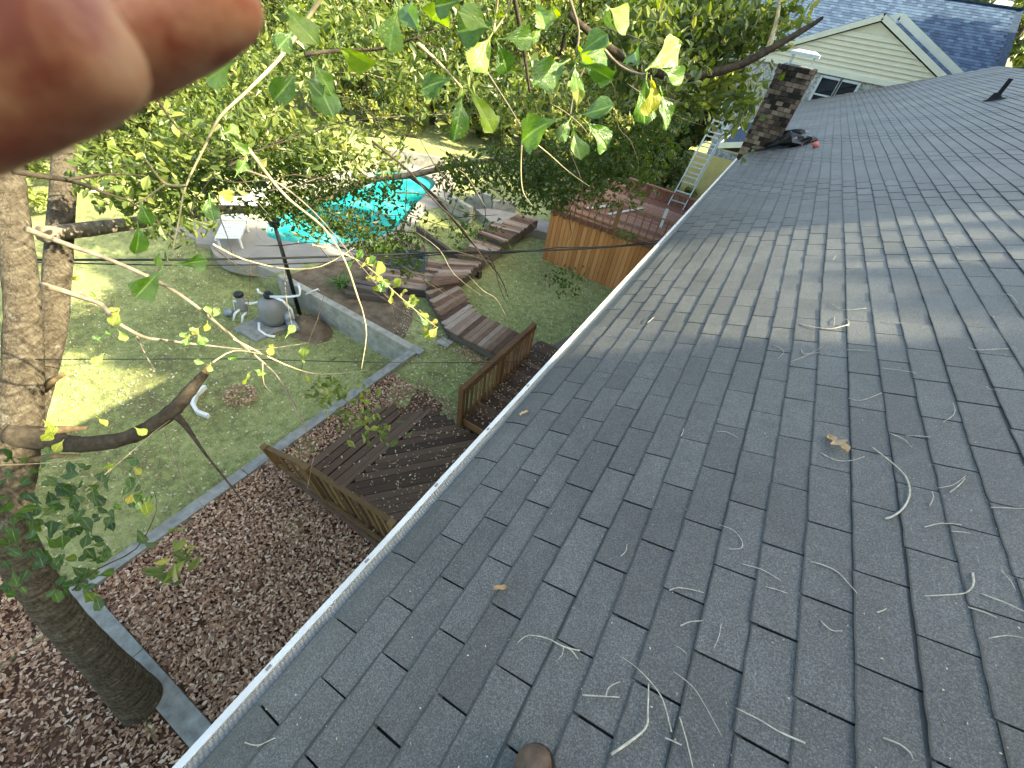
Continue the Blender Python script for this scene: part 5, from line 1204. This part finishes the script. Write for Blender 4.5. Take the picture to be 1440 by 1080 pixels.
# ------------------------------------------------------------------ the person holding the camera
pr_ = thing('person', (.2, -1.25, .08), 'person whose blurred fingertips cover the top left corner and whose brown boot toe shows below', 'person')
me = bpy.data.meshes.new('body'); V = []; E = []; RAD = []
def node(p, r_, par=None):
    V.append(tuple(Vector(p) - WL['person'])); RAD.append(r_)
    if par is not None: E.append((par, len(V) - 1))
    return len(V) - 1
pel = node((.16, -1.42, .98), .15); wa = node((.15, -1.46, 1.14), .135, pel); chs = node((.14, -1.48, 1.34), .155, wa); nk = node((.13, -1.46, 1.53), .06, chs); hd = node((.13, -1.43, 1.66), .095, nk); hd2 = node((.13, -1.42, 1.77), .08, hd)
def leg(hx, knee, ankle):
    h = node((hx, -1.42, .90), .10, pel); k_ = node(knee, .068, h); node(ankle, .045, k_)
leg(.25, (.29, -1.20, .58), (.335, -1.02, .24)); leg(.07, (.03, -1.40, .52), (-.03, -1.42, .10))
s2 = node((.33, -1.48, 1.44), .06, chs); e2 = node((.44, -1.36, 1.24), .045, s2); cs_ = lambda r_, d_, f_: CAM + Vector(np.array([r_, d_, f_]) @ ROT)
w2 = node(cs_(.20, -.02, -.06), .03, e2); h2 = node(cs_(.135, -.085, -.016), .027, w2); node(cs_(.085, -.092, -.004), .013, h2)  # unseen raised hand, placed to block sun from the fingertips
s1 = node((-.06, -1.46, 1.44), .06, chs); e1 = node((-.30, -1.34, 1.24), .046, s1)
hand0 = at(-800, 640, .27); w1 = node(hand0, .028, e1)
palm = node(at(-760, 560, .20), .024, w1)
K1 = node(at(-560, 350, .150), .0100, palm); j1 = node(at(-190, 168, .100), .0103, K1); t1 = node(at(60, 52, .0810), .0104, j1); node(at(146, 10, .0775), .0092, t1)
K2 = node(at(-640, 400, .185), .0098, palm); j2 = node(at(-80, 175, .125), .0088, K2); t2 = node(at(270, 28, .1000), .0072, j2); node(at(368, -14, .0965), .0050, t2)
K3 = node(at(-900, 640, .25), .0095, palm); j3 = node(at(-620, 760, .20), .0085, K3); node(at(-520, 700, .19), .0075, j3)
K4 = node(at(-950, 700, .26), .0085, palm); j4 = node(at(-740, 860, .22), .0078, K4); node(at(-640, 800, .21), .007, j4)
tb_ = node(at(-820, 330, .19), .011, palm); node(at(-760, 180, .185), .0095, tb_)
me.from_pydata(V, E, []); me.materials.append(M_SKIN)
body = bpy.data.objects.new('body', me); COL.objects.link(body); body.parent = pr_
sk = body.modifiers.new('skin', 'SKIN'); me.skin_vertices[0].data[0].use_root = True
for i, v in enumerate(me.skin_vertices[0].data): v.radius = (RAD[i], RAD[i])
sk.use_smooth_shade = True; sub = body.modifiers.new('subsurf', 'SUBSURF'); sub.levels = 2; sub.render_levels = 2
def wear(name, pts, rs, m):
    g = Geo(); g.tube(path(pts, 4), radii(rs, 4), 18, True, .5, .02); return g.build(name, m, pr_, True)
wear('trousers', [(.16, -1.42, 1.02), (.22, -1.40, .90), (.29, -1.21, .58), (.333, -1.03, .27)], [.165, .125, .085, .07], M_JEANS)
wear('trousers', [(.16, -1.42, 1.02), (.09, -1.42, .90), (.03, -1.41, .52), (-.03, -1.43, .12)], [.165, .125, .085, .07], M_JEANS)
wear('shirt', [(.16, -1.43, .98), (.15, -1.46, 1.14), (.14, -1.48, 1.34), (.135, -1.475, 1.47)], [.168, .158, .18, .10], M_SHIRT)
wear('hair', [(.13, -1.47, 1.68), (.13, -1.46, 1.75), (.13, -1.45, 1.81)], [.105, .105, .05], M_HAIR)
def boot(toe, heel, up):
    toe = Vector(toe); heel = Vector(heel); ax = (heel - toe).normalized(); nrm = Vector(up); sd = ax.cross(nrm).normalized(); nrm = sd.cross(ax).normalized(); L = (heel - toe).length
    g = Geo(); vs = []; n = 20; prof = [(0, .006, .008), (.02, .024, .028), (.06, .037, .046), (.13, .045, .060), (.25, .049, .068), (.42, .047, .080), (.58, .041, .105), (.72, .038, .15), (.86, .036, .16), (.97, .030, .13), (1.0, .012, .09)]
    for t, hw, h in prof:
        c = toe + ax * (t * L)
        for k in range(n):
            a = 2 * math.pi * k / n; vs.append(c + sd * (hw * math.cos(a)) + nrm * (.012 + h * (.5 + .5 * math.sin(a))))
    g.add(vs, [(i * n + k, i * n + (k + 1) % n, (i + 1) * n + (k + 1) % n, (i + 1) * n + k) for i in range(len(prof) - 1) for k in range(n)] + [tuple(range(n))[::-1]])
    b = g.build('boot', M_BOOT, pr_, True)
    g = Geo(); vs = []
    for zz in (0, .016):
        for t, hw, h in prof:
            vs.append(toe + ax * (t * L * 1.01 - .003) + sd * (hw + .005) + nrm * zz)
        for t, hw, h in prof[::-1]: vs.append(toe + ax * (t * L * 1.01 - .003) - sd * (hw + .005) + nrm * zz)
    n2 = len(prof) * 2; g.add(vs, [tuple(range(n2))[::-1], tuple(range(n2, 2 * n2))] + [(i, (i + 1) % n2, n2 + (i + 1) % n2, n2 + i) for i in range(n2)]); g.build('sole', M_SOLE, b)
tp0 = at_roof(757, 1050, .016); hl = at_roof(757, 1050, .016) + (roof(.11, -.27) - roof(0, 0))
boot(tp0, hl, RN); boot(roof(-.07, -1.18, .012), roof(-.02, -1.47, .012), RN)

# unseen phone, added and sized to keep sun off the fingers
def camsp(r_, d_, f_): return CAM + Vector(np.array([r_, d_, f_]) @ ROT)
ph = thing('phone', camsp(.06, -.025, -.008), 'unseen dark phone added to keep sun off the fingers', 'phone')
rv, dv, fv = (Vector(ROT[i]) for i in range(3))
plank('phone_body', ph, camsp(-.014, -.034, -.009), camsp(.134, -.034, -.009), .073, .008, M_BLACK, fv)
plank('screen', ph, camsp(-.010, -.034, -.0135), camsp(.130, -.034, -.0135), .068, .0008, M_GLASS, fv)
